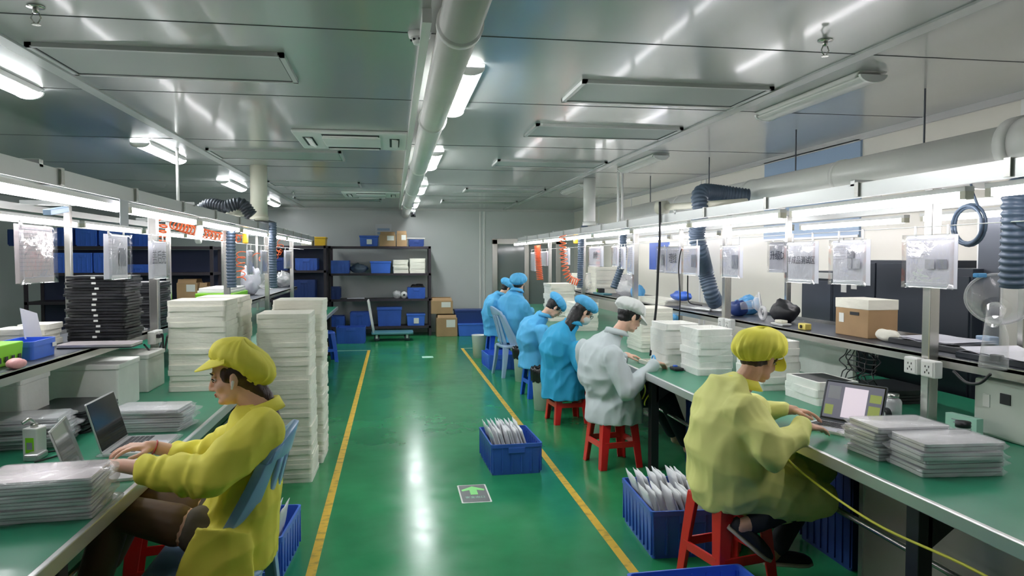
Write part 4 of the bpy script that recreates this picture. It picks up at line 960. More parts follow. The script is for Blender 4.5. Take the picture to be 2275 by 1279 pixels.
def pile(x, y, z, w, l, h, n, name, m, label, cat, group, seed=0, jit=.006, rz=0, rec=False, lean=(0, 0), wob=.006, gap=0, where=None):
    if name == 'foam_sheet': wob = .0035
    ms = [slab_mesh(w, l, h-gap, seed+i*3.3, m, rec, wob) for i in range(4)]; rnd = random.Random(seed)
    for i in range(n):
        o = bpy.data.objects.new(name, ms[rnd.randrange(4)]); COL.objects.link(o)
        o.location = (x+rnd.uniform(-jit, jit)+lean[0]*i/n, y+rnd.uniform(-jit, jit)+lean[1]*i/n, z+h*i); o.rotation_euler = (0, 0, rz+rnd.uniform(-.02, .02)*(jit/.006)+(math.pi if rnd.random() < .5 else 0))
        tag(o, ordl(i, n, label, where) if where else label, cat, group)
TZ = .7505
pile(-.755, 5.58, 0, .36, .42, .0335, 36, 'foam_sheet', 'foam', 'white foam sheet', 'foam sheet', 'front floor stack of foam sheets', 1, .005, lean=(-.015, 0), where="the floor stack behind bright yellow")
pile(-.73, 6.08, 0, .38, .42, .0335, 38, 'foam_sheet', 'foam', 'white foam sheet', 'foam sheet', 'rear floor stack of foam sheets', 2, .006, where="the taller, farther floor stack")
pile(-1.235, 5.12, TZ, .36, .36, .034, 17, 'foam_sheet', 'foam', 'white foam sheet', 'foam sheet', 'foam stack on the left bench', 3, .006, where="the left bench's front stack")
pile(-1.19, 5.56, TZ, .30, .40, .034, 17, 'foam_sheet', 'foam', 'white foam sheet', 'foam sheet', 'rear foam stack on the left bench', 4, .008, where="the left bench's rear stack")
pile(-1.46, 5.60, TZ, .20, .36, .034, 15, 'foam_sheet', 'foam', 'narrow white foam sheet stacked at the back of the left bench by the steel post', 'foam sheet', 'narrow foam stack on the left bench', 14, .006) if False else None
# foam trays, right bench
pile(2.22, 5.62, TZ, .27, .34, .048, 7, 'foam_tray', 'foamw', 'white foam tray', 'foam tray', 'first pile of foam trays', 5, .008, rec=True, wob=.01, where="the pile two left of the pale cap")
pile(2.30, 5.18, TZ, .27, .34, .048, 7, 'foam_tray', 'foamw', 'white foam tray', 'foam tray', 'second pile of foam trays', 6, .008, rec=True, wob=.01, where="the pile touching the pale cap")
pile(2.45, 4.55, TZ, .28, .36, .045, 7, 'foam_tray', 'foamw', 'white foam tray', 'foam tray', 'third pile of foam trays', 7, .008, rec=True, wob=.01, where="the pile right of the pale cap")
pile(2.53, 4.05, TZ, .26, .36, .045, 3, 'foam_tray', 'foamw', 'white foam tray', 'foam tray', 'low pile of foam trays', 8, .006, rec=True, wob=.01, where="the low pile by the lit laptop")
for i in range(1):
    o = MB().prism(rrect(-.11, .11, -.15, .15, .02), 0, .012).build('black_insert', 'black', None, loc=(2.53, 4.05, TZ+.122)); tag(o, 'black sheet lying in the top of the low foam tray pile by the open laptop', 'insert')
pile(2.25, 9.9, TZ, .34, .44, .036, 14, 'foam_sheet', 'foam', 'white foam sheet', 'foam sheet', 'foam stack on the bench far along', 9, .008, where="the far stack right of the blue caps")
pile(2.22, 8.55, TZ, .30, .42, .036, 9, 'foam_sheet', 'foam', 'white foam sheet', 'foam sheet', 'foam stack by the person with glasses', 10, .008, where="the stack before the low-bending person")
pile(2.35, 6.55, TZ, .30, .42, .036, 11, 'foam_sheet', 'foam', 'white foam sheet', 'foam sheet', 'foam stack by the long-haired person', 11, .008, where="the stack before the long-haired person")
pile(3.0, 11.4, 1.106, .34, .42, .036, 7, 'foam_sheet', 'foam', 'white foam sheet', 'foam sheet', 'foam on the far right shelf', 12, .012, where="the shelf pile left of the orange coil")
pile(2.97, 10.2, 1.106, .36, .40, .036, 10, 'foam_sheet', 'foam', 'white foam sheet', 'foam sheet', 'foam behind the orange coil', 13, .006, where="the shelf stack behind the orange coil")
# white foam boxes below the left shelf
def foam_box(px0, px1, py, Yp, z, d, label):
    a, b = AY(px0, py, Yp), AY(px1, py, Yp); w = b.x-a.x
    t = thing('foam_box', label, 'foam box', ((a.x+b.x)/2, Yp+d/2, TZ)); h = a.z-TZ
    MB().prism(rrect(-w/2, w/2, -d/2, d/2, .015), 0, h).build('box', 'foamw', t, bevel=.004); MB().prism(rrect(-w/2-.006, w/2+.006, -d/2-.006, d/2+.006, .018), h+.0005, h+.03).build('lid', 'foamw', t, bevel=.005)
foam_box(95, 262, 825, 4.35, 0, .35, 'white foam box on the left bench below the shelf, behind the black trays')
foam_box(205, 328, 800, 4.95, 0, .35, 'white foam box farther back on the left bench beside the steel post')
foam_box(-60, 45, 860, 3.75, 0, .3, 'white foam block at the left edge below the shelf')
pile(-1.83, 4.62, TZ+.31, .3, .3, .02, 3, 'green_grey_sheet', 'teal', 'green-grey sheet lying on the foam boxes below the left shelf', 'sheet', 'sheets on the foam boxes', 31, .01) if False else None

# ------------------------------------------------------------------ black trays on the left shelf
SZ = 1.1065
def tray_pile(px0, px1, ytop, Yp, z, n, d, label, group, seed):
    a, b = AY(px0, ytop, Yp), AY(px1, ytop, Yp); w = b.x-a.x; h = (a.z-z)/n
    pile((a.x+b.x)/2, Yp+d/2, z, w, d, h, n, 'black_tray', 'black', 'flat black tray', 'tray', group, seed, .010, wob=.012, gap=.0035, where=label)
    return a, b, h
a, b, h = tray_pile(142, 278, 612, 4.72, SZ, 22, .30, 'the big stack on the left shelf', 'big stack of black trays', 41)
for i in range(12):
    o = MB().box(-.012, .012, -.001, .001, 0, .012).build('paper_tag', 'label', None, loc=((a.x+b.x)/2+.01+random.uniform(-.012, .012), 4.695, SZ+.02+i*h*1.8)); tag(o, ordl(i, 12, 'small pale tag', 'the column on the big black tray stack'), 'tag', 'tags on the black trays')
a2, b2, h = tray_pile(283, 352, 626, 5.55, SZ, 20, .30, 'the shelf stack behind the left post', 'second stack of black trays', 43)
for i in range(7):
    c = AY(298, 688+i*6, 5.2); o = MB().prism(rrect(-.07, .07, -.1, .1, .01), 0, .005); o = o.build('clear_sleeve', 'filmk', None, loc=(c.x, 5.1, SZ+.006*i)); o.rotation_euler = (.0, 0, random.uniform(-.3, .3)); tag(o, ordl(i, 7, 'clear plastic sleeve', 'the pile between the two black tray stacks'), 'plastic sleeve', 'plastic sleeves')
for i in range(3):
    c = AY(212, 728-i*5, 4.35); o = MB().prism(rrect(-.19, .19, -.10, .10, .01), 0, .006).build('flat_sheet', ('black', 'silver', 'pink')[i], None, loc=(c.x, 4.42, SZ+.0075*i)); tag(o, ('dark flat panel lying lowest in front of the big black stack', 'grey flat panel in the middle of three in front of the big black stack', 'pinkish flat panel on top in front of the big black stack')[i], 'panel')
c = AX(265, 742, -1.70); k_ = MB().cbox((0, 0, 0), (.03, .16, .016)).build('black_bar', 'black', None, bevel=.005, loc=(c.x, c.y, SZ+.008)); tag(k_, 'thin black plastic bar on the left shelf edge near the steel post', 'bar')
# near-left shelf goods
c = AX(30, 765, -1.72)
t = thing('storage_bin', 'lime green plastic bin on the left shelf at the picture edge', 'bin', (-1.86, c.y, SZ))
g = MB(); g.box(-.12, .12, -.14, .14, 0, .10, taper=.94); g.build('bin_body', 'lime', t, bevel=.006); g = MB()
for k in range(4): g.box(.121, .124, -.10+.06*k, -.075+.06*k, .02, .045)
g.build('slot', 'black', t)
c = AX(98, 770, -1.72); t = thing('storage_bin', 'small blue open bin on the left shelf beside the lime green bin', 'bin', (-1.80, c.y, SZ), R(90)); crate_parts(t, .26, .17, .085, 'blue2', False, False)
MB().box(.07, .11, -.092, -.088, .045, .065).build('label_tag', 'white', t)
c = AX(28, 790, -1.68); o = remesh((lambda m: (m.ell((0, 0, .022), (.035, .05, .022)), m.ell((.01, .04, .02), (.02, .025, .018)), m)[2])(MB()), .006, 'pink_pouch', 'pinkp', None, folds(8, .003)); o.location = (-1.67, c.y, SZ); tag(o, 'crumpled pink pouch lying in front of the lime green bin', 'pouch')
c = AX(75, 715, -1.86); o = MB(); o.prism([(-.09, -.02), (.09, -.06), (.10, .10), (-.06, .14)], 0, .003); o.xf(Matrix.Rotation(R(78), 4, 'Y') @ Matrix.Rotation(R(90), 4, 'Z')); o = o.build('paper_sheet', 'paper', None, loc=(-1.86, c.y-.02, SZ+.10)); tag(o, 'white printed paper propped behind the small blue bin', 'paper')
for i, (px, l) in enumerate(((75, 'white foam piece stack beside the propped paper'), (20, 'white foam piece at the picture edge behind the lime bin'))):
    c = AX(px, 700, -2.02); pile(-2.0, c.y+.02, SZ, .16, .22, .03, 4, 'foam_piece', 'foam', 'white foam piece', 'foam piece', l+' group', 50+i, .008, where=('the pile beside the propped paper', 'the pile behind the lime bin')[i])
# upper dark tray bridging, far goods at left: stacks on a tray stand behind
t = thing('tray_rack', 'dark flat tray carrying white foam piles on the far side of the left bench', 'rack', (-2.62, 4.3, .752))
MB().box(-.22, .22, -.6, .55, .58, .61).build('tray', 'grey', t, bevel=.004)
for sx in (-1, 1):
    for sy in (-.55, .5): MB().box(sx*.19-.015, sx*.19+.015, sy-.015, sy+.015, 0, .58).build('leg', 'grey', t)
for i, (y, n, l) in enumerate(((3.92, 6, 'white foam sheet piled on the dark tray at the left picture edge'), (4.28, 9, 'white foam sheet piled on the dark tray below the hanging papers'), (4.62, 5, 'white foam sheet in the low pile at the right end of the dark tray'))):
    pile(-2.62, y, 1.364, .36, .30, .022, n, 'foam_sheet', 'foam', 'white foam sheet', 'foam sheet', 'foam pile %s of the dark tray' % ('left', 'middle', 'right')[i], 60+i, .012, where='the %s pile on the dark tray' % ('left', 'middle', 'right')[i])
# green box and bags on the left shelf, far
c = AX(530, 655, -1.85); c0, c1_ = AX(492, 650, -1.66), AX(566, 650, -1.66)
t = thing('storage_bin', 'lime green box with white trays on top on the left shelf beyond the foam stacks', 'bin', (-1.86, (c0.y+c1_.y)/2+.1, SZ))
hh = .12; MB().box(-.19, .19, -.42, .42, 0, hh, taper=.96).build('box_body', 'lime', t, bevel=.008); MB().box(-.17, .17, -.40, .40, hh+.001, hh+.03).build('white_tray', 'white', t, bevel=.006); MB().box(-.16, .16, -.38, .38, hh+.032, hh+.055).build('white_tray', 'white', t, bevel=.006)
def baggy(c, r, label, m='filmk', seed=1, name='plastic_bag', cat='plastic bag'):
    b = MB(); b.ell((0, 0, r[2]*.92), r, nu=28, nv=18); b.v = [tuple(V(v)*(1+.22*noise.noise(V(v)*14+V((seed, 0, 0)))+.10*noise.noise(V(v)*34+V((seed, 3, 0))))) for v in b.v]
    b.v = [(x, y, max(z, 0)) for x, y, z in b.v]
    o = b.build(name, m, None, True, loc=c); return tag(o, label, cat)
c = AX(632, 640, -1.85); baggy((-1.86, c.y, SZ), (.14, .5, .13), 'crumpled clear plastic bag on the left shelf near the end posts', 'filmk', 2)
c = AX(612, 600, -1.9); baggy((-1.9, 10.4, SZ), (.12, .25, .2), 'tall white plastic bag standing on the left shelf far along', 'paper', 3)
def bowl(c, r, rot, label, h=.10):
    t = thing('clear_funnel', label, 'funnel', c)
    rg = []; Rm = Euler(rot).to_matrix()
    for z, k in ((0, .25), (.02, .5), (h*.6, .85), (h, 1.0), (h+.006, 1.05), (h+.004, .99), (h*.6, .83), (.02, .47)): rg.append([Rm @ V((math.cos(2*math.pi*i/36)*r*k, math.sin(2*math.pi*i/36)*r*k, z)) for i in range(36)])
    MB().loft(rg, cap=False).build('hood', 'clear', t, True)
    MB().tube([Rm @ V((math.cos(2*math.pi*i/36)*r*1.03, math.sin(2*math.pi*i/36)*r*1.03, h)) for i in range(37)], .006, 8).build('rim', 'filmk', t, True)
    MB().tube([Rm @ V((0, 0, .01)), Rm @ V((0, 0, -.05)), Rm @ V((0, 0, -.09))], [.04, .032, .03], 20).build('neck', 'clear', t, True); return t
c = AX(2212, 690, 2.62); t = bowl(c, .125, (R(-62), 0, R(-48)), 'large clear plastic fume funnel on a stand at the right edge'); MB().tube([(.02, .03, -.04), (.05, .05, -.12), (.05, .06, 1.1065-c.z)], [.035, .05, .06], 20).build('stand', 'clear', t, True)
MB().cbox((-.03, .06, .155), (.05, .03, .02)).build('blue_clamp', 'cyan', t, bevel=.005)
c = AX(590, 628, -1.72); bowl((c.x, c.y, c.z), .13, (R(70), 0, R(20)), 'clear plastic fume funnel on the left shelf beside the lime green box')
c = AX(1312, 632, 2.78); bowl((c.x, c.y, c.z), .13, (R(-70), 0, R(-20)), 'clear plastic fume funnel on the right shelf above the long-haired person')
t = thing('terminal_box', 'white plug box on the steel post of the left bench by the nearest foam stack', 'plug box', AX(345, 748, -1.585))
MB().cbox((0, -.05, 0), (.05, .07, .085)).build('box', 'white', t, bevel=.006); MB().cbox((0, .05, 0), (.05, .07, .085)).build('box', 'white', t, bevel=.006); MB().tube(curve([(.03, -.04, .0), (.06, -.05, .02), (.05, 0, -.08), (.03, .1, -.1), (.04, .13, .0)], 6), .007, 8).build('plug_cable', 'cable', t, True)
MB().cbox((.035, -.03, .01), (.03, .07, .025)).build('plug', 'black', t, bevel=.004)
c = AX(320, 765, -1.6); cable([c, c+V((.02, .12, -.08)), c+V((.02, .25, -.08)), c+V((0, .4, .0))], .006, 'black cable drooping under the left shelf beside the steel post')

# ------------------------------------------------------------------ laptops
def lap_meshes():
    W_, D_ = .325, .222
    L = MB().prism(rrect(-W_/2, W_/2, -D_/2, D_/2, .012), .0115, .0175).mesh('lid', 'silver')
    G = MB().prism(rrect(-W_/2+.003, W_/2-.003, -D_/2+.003, D_/2-.003, .010), .0095, .0117).mesh('gap', 'black')
    B_ = MB().prism(rrect(-W_/2, W_/2, -D_/2, D_/2, .012), .001, .0095).mesh('base', 'silver')
    bags = []
    for s in range(3):
        b = MB(); rg = []
        for z, e in ((-.0005, .004), (.004, .016), (.0095, .030), (.012, .014), (.0195, .004)):
            pts = []
            for x, y in rrect(-W_/2, W_/2, -D_/2, D_/2, .02, 3):
                pts.append((x, y))
            q_ = []
            for a, b_ in zip(pts, pts[1:]+pts[:1]):
                n = max(1, int(math.dist(a, b_)/.03))
                for k in range(n): q_.append((a[0]+(b_[0]-a[0])*k/n, a[1]+(b_[1]-a[1])*k/n))
            ring = []
            for x, y in q_:
                d = V((x/W_, y/D_)); d.normalize(); f = 1+.9*noise.noise(V((x*14, y*14, s*3+z*40)))
                ring.append((x+d.x*e*f, y+d.y*e*f, z+(.004*noise.noise(V((x*20, y*20, s))) if .002 < z < .015 else 0)))
            rg.append(ring)
        b.loft(rg); bags.append(b.mesh('bag', 'film', True))
    return L, G, B_, bags
LM = lap_meshes()
LP = MB().prism(rrect(-.1625, .1625, -.111, .111, .012), .0115, .0175).mesh('lid', 'pink')
def bagged(loc, rz, label, group, pink=False, i=0, sc=1.0, th=1.0):
    t = thing('bagged_laptop', label, 'laptop', loc, rz, group); t.scale = (sc, sc, th)
    for nm, me in (('lid', LP if pink else LM[0]), ('hinge_gap', LM[1]), ('base', LM[2]), ('plastic_bag', LM[3][i % 3])):
        o = bpy.data.objects.new(nm, me); COL.objects.link(o); o.parent = t
    return t
def lstack(x, y, z, n, rz, label, group, pink=False, sc=1.0, jit=.012, th=1.0):
    for i in range(n): bagged((x+random.uniform(-jit, jit), y+random.uniform(-jit, jit), z+.0203*th*i), rz+random.uniform(-.04, .04), ordl(i, n, 'bagged silver laptop', label), group, pink, i, sc, th)
lstack(-1.15, 2.66, TZ, 6, R(4), 'the left bench stack nearest the camera', 'laptop stack at lower left', True, 1.02, .006, 1.15)
lstack(-1.19, 3.92, TZ, 5, R(-2), 'the stack beyond the open laptops', 'laptop stack beyond the open laptops', False, .98, .010, 1.1)
lstack(-1.66, 3.65, TZ, 6, R(5), 'the stack behind the bottle box', 'laptops behind the bottle box', False, 1.0, .02, 1.1)
lstack(2.16, 2.88, TZ, 5, R(-2), 'the stack beside the lit laptop', 'left stack on the right bench', False, 1.0, .014, 1.42)
lstack(2.19, 2.66, TZ, 5, R(-6), 'closed silver laptop in the frontmost bagged stack on the right bench', 'frontmost stack on the right bench', False, 1.02, .014, 1.35) if False else None
def open_laptop(label, loc, rz, scr, w=.32, d=.215, ang=110, rim='silver', wrapped=True):
    """screen hinge along local x at y=+d/2, user sits at -y"""
    t = thing('open_laptop', label, 'laptop', loc, rz)
    b = MB().prism(rrect(-w/2, w/2, -d/2, d/2, .01), 0, .012).build('base', 'silver', t)
    k = MB()
    for r_ in range(5):
        for c_ in range(13): k.box(-w*.44+c_*w*.068, -w*.44+c_*w*.068+w*.055, -.015+r_*.021, .002+r_*.021, .012, .0132)
    k.build('keyboard', 'keys', b); MB().box(-.05, .05, -d/2+.015, -.03, .012, .0125).build('touchpad', 'inkl', b)
    Tm = Matrix.Translation((0, d/2-.004, .012)) @ Matrix.Rotation(R(-(ang-90)), 4, 'X')
    l = MB(); pr = rrect(-w/2, w/2, 0, d, .01); l.add([(x, 0, z) for x, z in pr]+[(x, .006, z) for x, z in pr], [tuple(range(len(pr))), tuple(range(2*len(pr)-1, len(pr)-1, -1))]+[(i, i+len(pr), (i+1) % len(pr)+len(pr), (i+1) % len(pr)) for i in range(len(pr))]); l.xf(Tm); l = l.build('lid', rim, t)
    s = MB(); s.box(-w/2+.006, w/2-.006, -.0015, 0, .010, d-.006); s.xf(Tm); s = s.build('bezel', 'lapdark' if scr != 'grey' else 'screenk', l)
    if scr == 'lit':
        for nm, x0, x1, z0, z1, mm in (('display', -w/2+.012, w/2-.012, .02, d-.012, 'scrd'), ('page', -w*.16, w*.22, .03, d-.03, 'scr'), ('picture', w*.26, w*.44, .035, d*.50, 'scrg'), ('picture', w*.26, w*.44, d*.58, d-.05, 'scrg'), ('picture', -w*.44, -w*.30, .035, d*.4, 'scrg'), ('list', -w*.42, -w*.22, d*.55, d-.03, 'printg')):
            m = MB(); y = -.002 if nm == 'display' else -.0026; m.box(x0, x1, y, -.0015, z0, z1); m.xf(Tm); m.build(nm, mm, s)
    if wrapped:
        f = MB(); rg = []
        for z, e in ((-.0005, .004), (.006, .022), (.0145, .003)): rg.append([(x*(1+e/w*2), y*(1+e/d*2), z+.003*noise.noise(V((x*22, y*22, 1)))*(z > .003)) for x, y in rrect(-w/2, w/2, -d/2, d/2, .015, 3)])
        f.loft(rg, cap=False); f.build('plastic_wrap', 'film', t, True)
    return t
open_laptop('open grey-screened laptop at far left being typed on by the person in bright yellow', (-1.12, 3.11, TZ), R(102), 'grey', .30, .21, 108)
open_laptop('open laptop with a black screen behind the smaller grey-screened laptop', (-1.125, 3.53, TZ), R(91), 'dark', .335, .225, 106)
open_laptop('open laptop with a lit screen in front of the person in pale yellow', (2.17, 3.32, TZ), R(-62), 'lit', .32, .215, 108, 'grey')
# other left bench goods
pile(-1.62, 4.02, TZ, .30, .40, .014, 8, 'black_tray', 'black', 'flat black tray', 'tray', 'low pile of black trays', 71, .012, gap=.003, where="the low pile behind the black screen")
c = AZ(78, 1012, TZ)
t = thing('bottle_box', 'white box with a green label beside the grey-screened laptop', 'box', (c.x, c.y, TZ), R(-10))
MB().box(-.033, .033, -.033, .033, 0, .125, taper=.98).build('carton', 'white', t, bevel=.006); MB().box(-.018, .018, -.0345, -.033, .02, .085).build('green_label', 'lime', t); MB().box(-.012, .012, -.0355, -.0345, .035, .065).build('mark', 'printg', t)
MB().cyl((0, 0, .125), (0, 0, .14), .015, n=14).build('cap', 'steel', t, True); MB().tube(curve([(0, 0, .14), (.0, -.03, .165), (-.02, -.05, .15)], 5), .008, 8).build('nozzle', 'steel', t, True)
t = thing('power_adapter', 'black-and-silver coiled item on the left bench beside the black-screened laptop', 'adapter', (-1.50, 3.38, TZ)); MB().cbox((0, 0, .014), (.06, .10, .028)).build('case', 'silver', t, bevel=.008); MB().tube(curve([(0, .05, .01), (.05, .1, .006), (.08, .02, .006), (.03, -.08, .006)], 6), .004, 6).build('lead', 'cable', t, True)
# right bench goods near the camera : front stack
for i in range(4):
    bagged((2.19+[.0, .012, -.006, .01, -.01][i], 2.63+[0, .006, -.008, .004, -.004][i], TZ+.033*i), R(-5)+[0, .03, -.02, .02, 0][i], ordl(i, 4, 'bagged silver laptop', 'the frontmost stack on the right bench'), 'frontmost stack on the right bench', False, i, 1.02, 1.72)
# machine, cards, bottles under the right shelf
t = thing('grey_machine', 'pale grey-green machine body standing under the right shelf behind the laptop stacks', 'machine', (2.92, 3.02, TZ))
MB().box(-.12, .12, -.16, .16, 0, .27).build('housing', 'greyp', t, bevel=.012); MB().box(-.124, -.12, -.06, .0, .17, .22).build('switch', 'black', t, bevel=.001); MB().box(-.124, -.12, .06, .1, .14, .2).build('plate', 'label', t)
c = AX(2118, 945, 2.62)
t = thing('label_card', 'green card with printed lines and a pink edge leaning under the right shelf', 'card', (2.68, 3.10, TZ), R(8)); MB().box(-.02, .02, -.085, .085, 0, .10).build('box', 'card', t); MB().box(-.022, -.02, -.085, .085, 0, .014).build('pink_edge', 'redp', t)
m = MB()
for k in range(4): m.box(-.0215, -.02, -.06, .05-.01*k, .075-k*.014, .079-k*.014)
m.build('printed_lines', 'printg', t)
def bottle(loc, r, h, label, body, capm, caph=.02, capr=.5, name='bottle', cat='bottle'):
    t = thing(name, label, cat, loc); rg = []
    for z, k in ((0, .92), (.006, 1), (h*.72, 1), (h*.82, .85), (h*.88, .5), (h*.92, .45)): rg.append([(math.cos(2*math.pi*i/24)*r*k, math.sin(2*math.pi*i/24)*r*k, z) for i in range(24)])
    MB().loft(rg).build('bottle_body', body, t, True); MB().cyl((0, 0, h*.88), (0, 0, h*.88+caph), r*capr, n=20).build('cap', capm, t, True); return t
bottle((2.52, 2.92, TZ), .033, .105, 'squat clear bottle with a wide black cap in front of the grey machine', 'filmk', 'black', .025, .95)
bottle((2.60, 3.50, TZ), .045, .13, 'clear spray bottle with a metal cap behind the lit laptop screen', 'filmk', 'steel', .02, .7)
t = thing('camera_puck', 'small black round dial with a white face on the right bench left of the post', 'dial', (2.50, 3.42, TZ)); MB().cyl((-.015, 0, .045), (.015, 0, .045), .035, n=24).build('body', 'black', t, True, bevel=.003); MB().cyl((-.017, 0, .045), (-.014, 0, .045), .022, n=20).build('dial_face', 'white', t); MB().box(-.02, .02, -.03, .03, 0, .02).build('foot', 'black', t)
for k in range(4):
    o = MB().prism(rrect(-.15, .15, -.10, .10, .01), 0, .012).build('tablet_panel', ('silver', 'black', 'label', 'silver')[k], None, loc=(2.50+.01*k, 3.66-.008*k, TZ+.0125*k)); o.rotation_euler = (0, 0, R(-60+5*k)); tag(o, ('silver flat panel lying lowest behind the lit laptop', 'black flat panel second in the pile behind the lit laptop', 'white flat panel third in the pile behind the lit laptop', 'silver flat panel on top of the pile behind the lit laptop')[k], 'panel')
for k in range(5):
    o = MB().prism(rrect(-.16, .16, -.2, .2, .015), 0, .014).build('black_tray', 'black', None, loc=(2.98+random.uniform(-.01, .01), 4.05+random.uniform(-.01, .01), TZ+.016*k)); tag(o, ordl(k, 5, 'flat black tray', 'the pile below the hanging cable tangle'), 'tray', 'black trays under the right shelf')
t = thing('white_board', 'long white board standing on edge under the right shelf behind the pale yellow cap', 'board', (3.02, 5.2, TZ)); MB().box(-.012, .012, -.75, .75, 0, .27).build('board', 'foamw', t, bevel=.003)
t = thing('cable_tangle', 'tangle of black cables hanging below the right shelf between board and socket box', 'cables', (2.76, 4.0, 1.04))
rnd = random.Random(5)
for k in range(9):
    y = -.14+.035*k; p = [(0, y, 0)]+[(rnd.uniform(-.02, .02), y+rnd.uniform(-.06, .06), -.04-.035*j) for j in range(5)]
    MB().tube(curve(p, 6), .0035, 6).build('lead', 'cable', t, True)
for k in range(4): MB().tube(curve([(0, -.14, -.03-.03*k), (.01, -.04, -.04-.03*k), (-.01, .06, -.03-.03*k), (0, .14, -.035-.03*k)], 6), .0035, 6).build('lead', 'cable', t, True)
def sockets(c, label):
    t = thing('socket_box', label, 'socket box', c)
    for sy in (-1, 1):
        MB().cbox((0, sy*.062, 0), (.045, .10, .085)).build('box', 'white', t, bevel=.006); MB().cbox((-.024, sy*.062, 0), (.004, .078, .07)).build('face_plate', 'white', t, bevel=.001)
        m = MB()
        for dy, dz in ((-.012, .012), (.012, .012), (0, -.006), (-.014, -.018), (.014, -.018)): m.cbox((-.027, sy*.062+dy, dz), (.002, .004, .010))
        m.build('socket_holes', 'black', t)
sockets(AX(2050, 815, 2.64), 'pair of white socket boxes on the nearest post of the right bench')
sockets(AX(1614, 719, 2.64), 'pair of white socket boxes on the post left of the pale yellow cap')
c = AX(2125, 835, 2.62); cable([c+V((0, .02, .02)), c+V((0, -.06, -.02)), c+V((0, -.14, -.01)), c+V((0, -.20, .04))], .007, 'black cable looping out of the socket box under the right shelf edge')
baggy((2.98, 2.62, TZ), (.10, .13, .15), 'pale blue-violet bag with cables under the right shelf at the picture edge', 'chair', 6)
for k in range(3):
    b = V((2.86, 2.55+.06*k, TZ+.24)); cable([b, b+V((-.03, .04, -.08)), b+V((-.02, -.03, -.16)), b+V((-.04, .02, -.22))], .005, 'black cable hanging over the pale blue-violet bag under the right shelf').update({'group': 'cables over the bag'}) if False else tag(cable([b, b+V((-.03, .04, -.08)), b+V((-.02, -.03, -.16)), b+V((-.04, .02, -.22))], .005, ('left', 'middle', 'right')[k]+' black cable of three hanging over the pale blue-violet bag'), None, None, 'cables over the bag')
t = thing('red_plier', 'red-handled tool leaning by the bag under the right shelf', 'tool', (2.72, 2.62, TZ)); MB().tube(curve([(0, 0, .01), (.02, .01, .07), (.01, .03, .13)], 5), .008, 8).build('handle', 'redp', t, True); MB().tube([(.01, .03, .13), (.01, .035, .17)], .005, 8).build('jaw', 'steel', t, True)
# ------------------------------------------------------------------ hanging papers
def doc(side, x, l, r, ty, by, kind, label, paper='paper', txt=None):
    """side +1: right bench, read from the aisle (faces -x); -1: left bench (faces +x)"""
    a, b = AX(l, ty, x), AX(r, ty, x); mid = AX((l+r)/2, ty, x); low = AX((l+r)/2, by, x)
    w = abs(a.y-b.y); h = mid.z-low.z; c = V((x-side*.006, (a.y+b.y)/2, 1.744))
    t = thing('instruction_sheet', label, 'paper', c); top = mid.z-1.744
    if top > -.01: top = -.006
    rt = -side      # reading direction along y
    g = MB(); n = 10; rg = []
    for i in range(n+1):
        u = i/n-.5; d = .003*math.sin(u*6+l)
        rg.append([(d, u*w, top), (d+.0016, u*w, top), (d*2+.0016, u*w, top-h), (d*2, u*w, top-h)])
    g.loft(rg); g.build('paper', paper, t)
    fx_ = -side*.0088+(.0016 if side < 0 else 0)
    def rect(nm, u0, u1, v0, v1, m, k=0):
        y0, y1 = (u0-.5)*w*rt, (u1-.5)*w*rt; o = MB().box(min(fx_, fx_-side*.0006*(k+1)), max(fx_, fx_-side*.0006*(k+1)), min(y0, y1), max(y0, y1), top-h*v1, top-h*v0); return o.build(nm, m, t)
    M4 = Matrix.Translation((fx_-side*.0012, 0, top-h*.46)) @ (Matrix(((0, 0, -1, 0), (-1, 0, 0, 0), (0, 1, 0, 0), (0, 0, 0, 1))) if side > 0 else Matrix(((0, 0, 1, 0), (1, 0, 0, 0), (0, 1, 0, 0), (0, 0, 0, 1))))
    if txt: text(txt, min(w/len(txt)*.92, h*.4), M4, 'ink', t)
    if kind in ('pic2', 'pic1', 'pic3', 'lines'):
        m = MB()
        nl = {'lines': 11}.get(kind, 6)
        for k in range(nl):
            z = .08+k*.07; u1 = .45 if kind != 'lines' else .9
            y0, y1 = (.08-.5)*w*rt, (u1-.12*((k*7) % 3)/3-.5)*w*rt; m.box(min(fx_, fx_-side*.0006), max(fx_, fx_-side*.0006), min(y0, y1), max(y0, y1), top-h*(z+.012), top-h*z)
        m.build('printed_lines', 'inkl', t)
    if kind == 'pic2': rect('printed_picture', .42, .60, .46, .64, 'inkl'); rect('printed_picture', .64, .84, .46, .64, 'printg')
    if kind == 'pic1': rect('printed_picture', .52, .82, .30, .72, 'printg')
    if kind == 'pic3': rect('printed_picture', .46, .64, .22, .40, 'printg'); rect('printed_picture', .46, .58, .42, .64, 'inkl'); rect('printed_picture', .60, .80, .42, .64, 'inkl')
    s = MB(); s.loft([[(fx_-side*(.0125+.001*math.sin(j*1.1+l)*math.sin(i*.9)), (i/8-.5)*w*1.02, top+.004-(h+.008)*j/8) for j in range(9)]+[(fx_-side*(.0130+.001*math.sin(j*1.1+l)*math.sin(i*.9)), (i/8-.5)*w*1.02, top+.004-(h+.008)*j/8) for j in range(8, -1, -1)] for i in range(9)]); s.build('plastic_sleeve', 'sleeve', t, True)
    for u in (-.32, .32):
        MB().cbox((0, u*w, top*.5-.002), (.008, .012, max(.03, -top+.016))).build('clip', 'alu', t, bevel=.002)
doc(1, 2.45, 2017, 2132, 522, 639, 'pic2', 'large hanging paper with two small pictures by the green cable coil')
doc(1, 2.45, 1852, 1935, 533, 632, 'pic3', 'hanging paper with three small pictures above the brown carton')
doc(1, 2.45, 1752, 1820, 537, 628, 'text', 'hanging white paper with large Chinese writing in front of the second post', txt='半成品测试区')
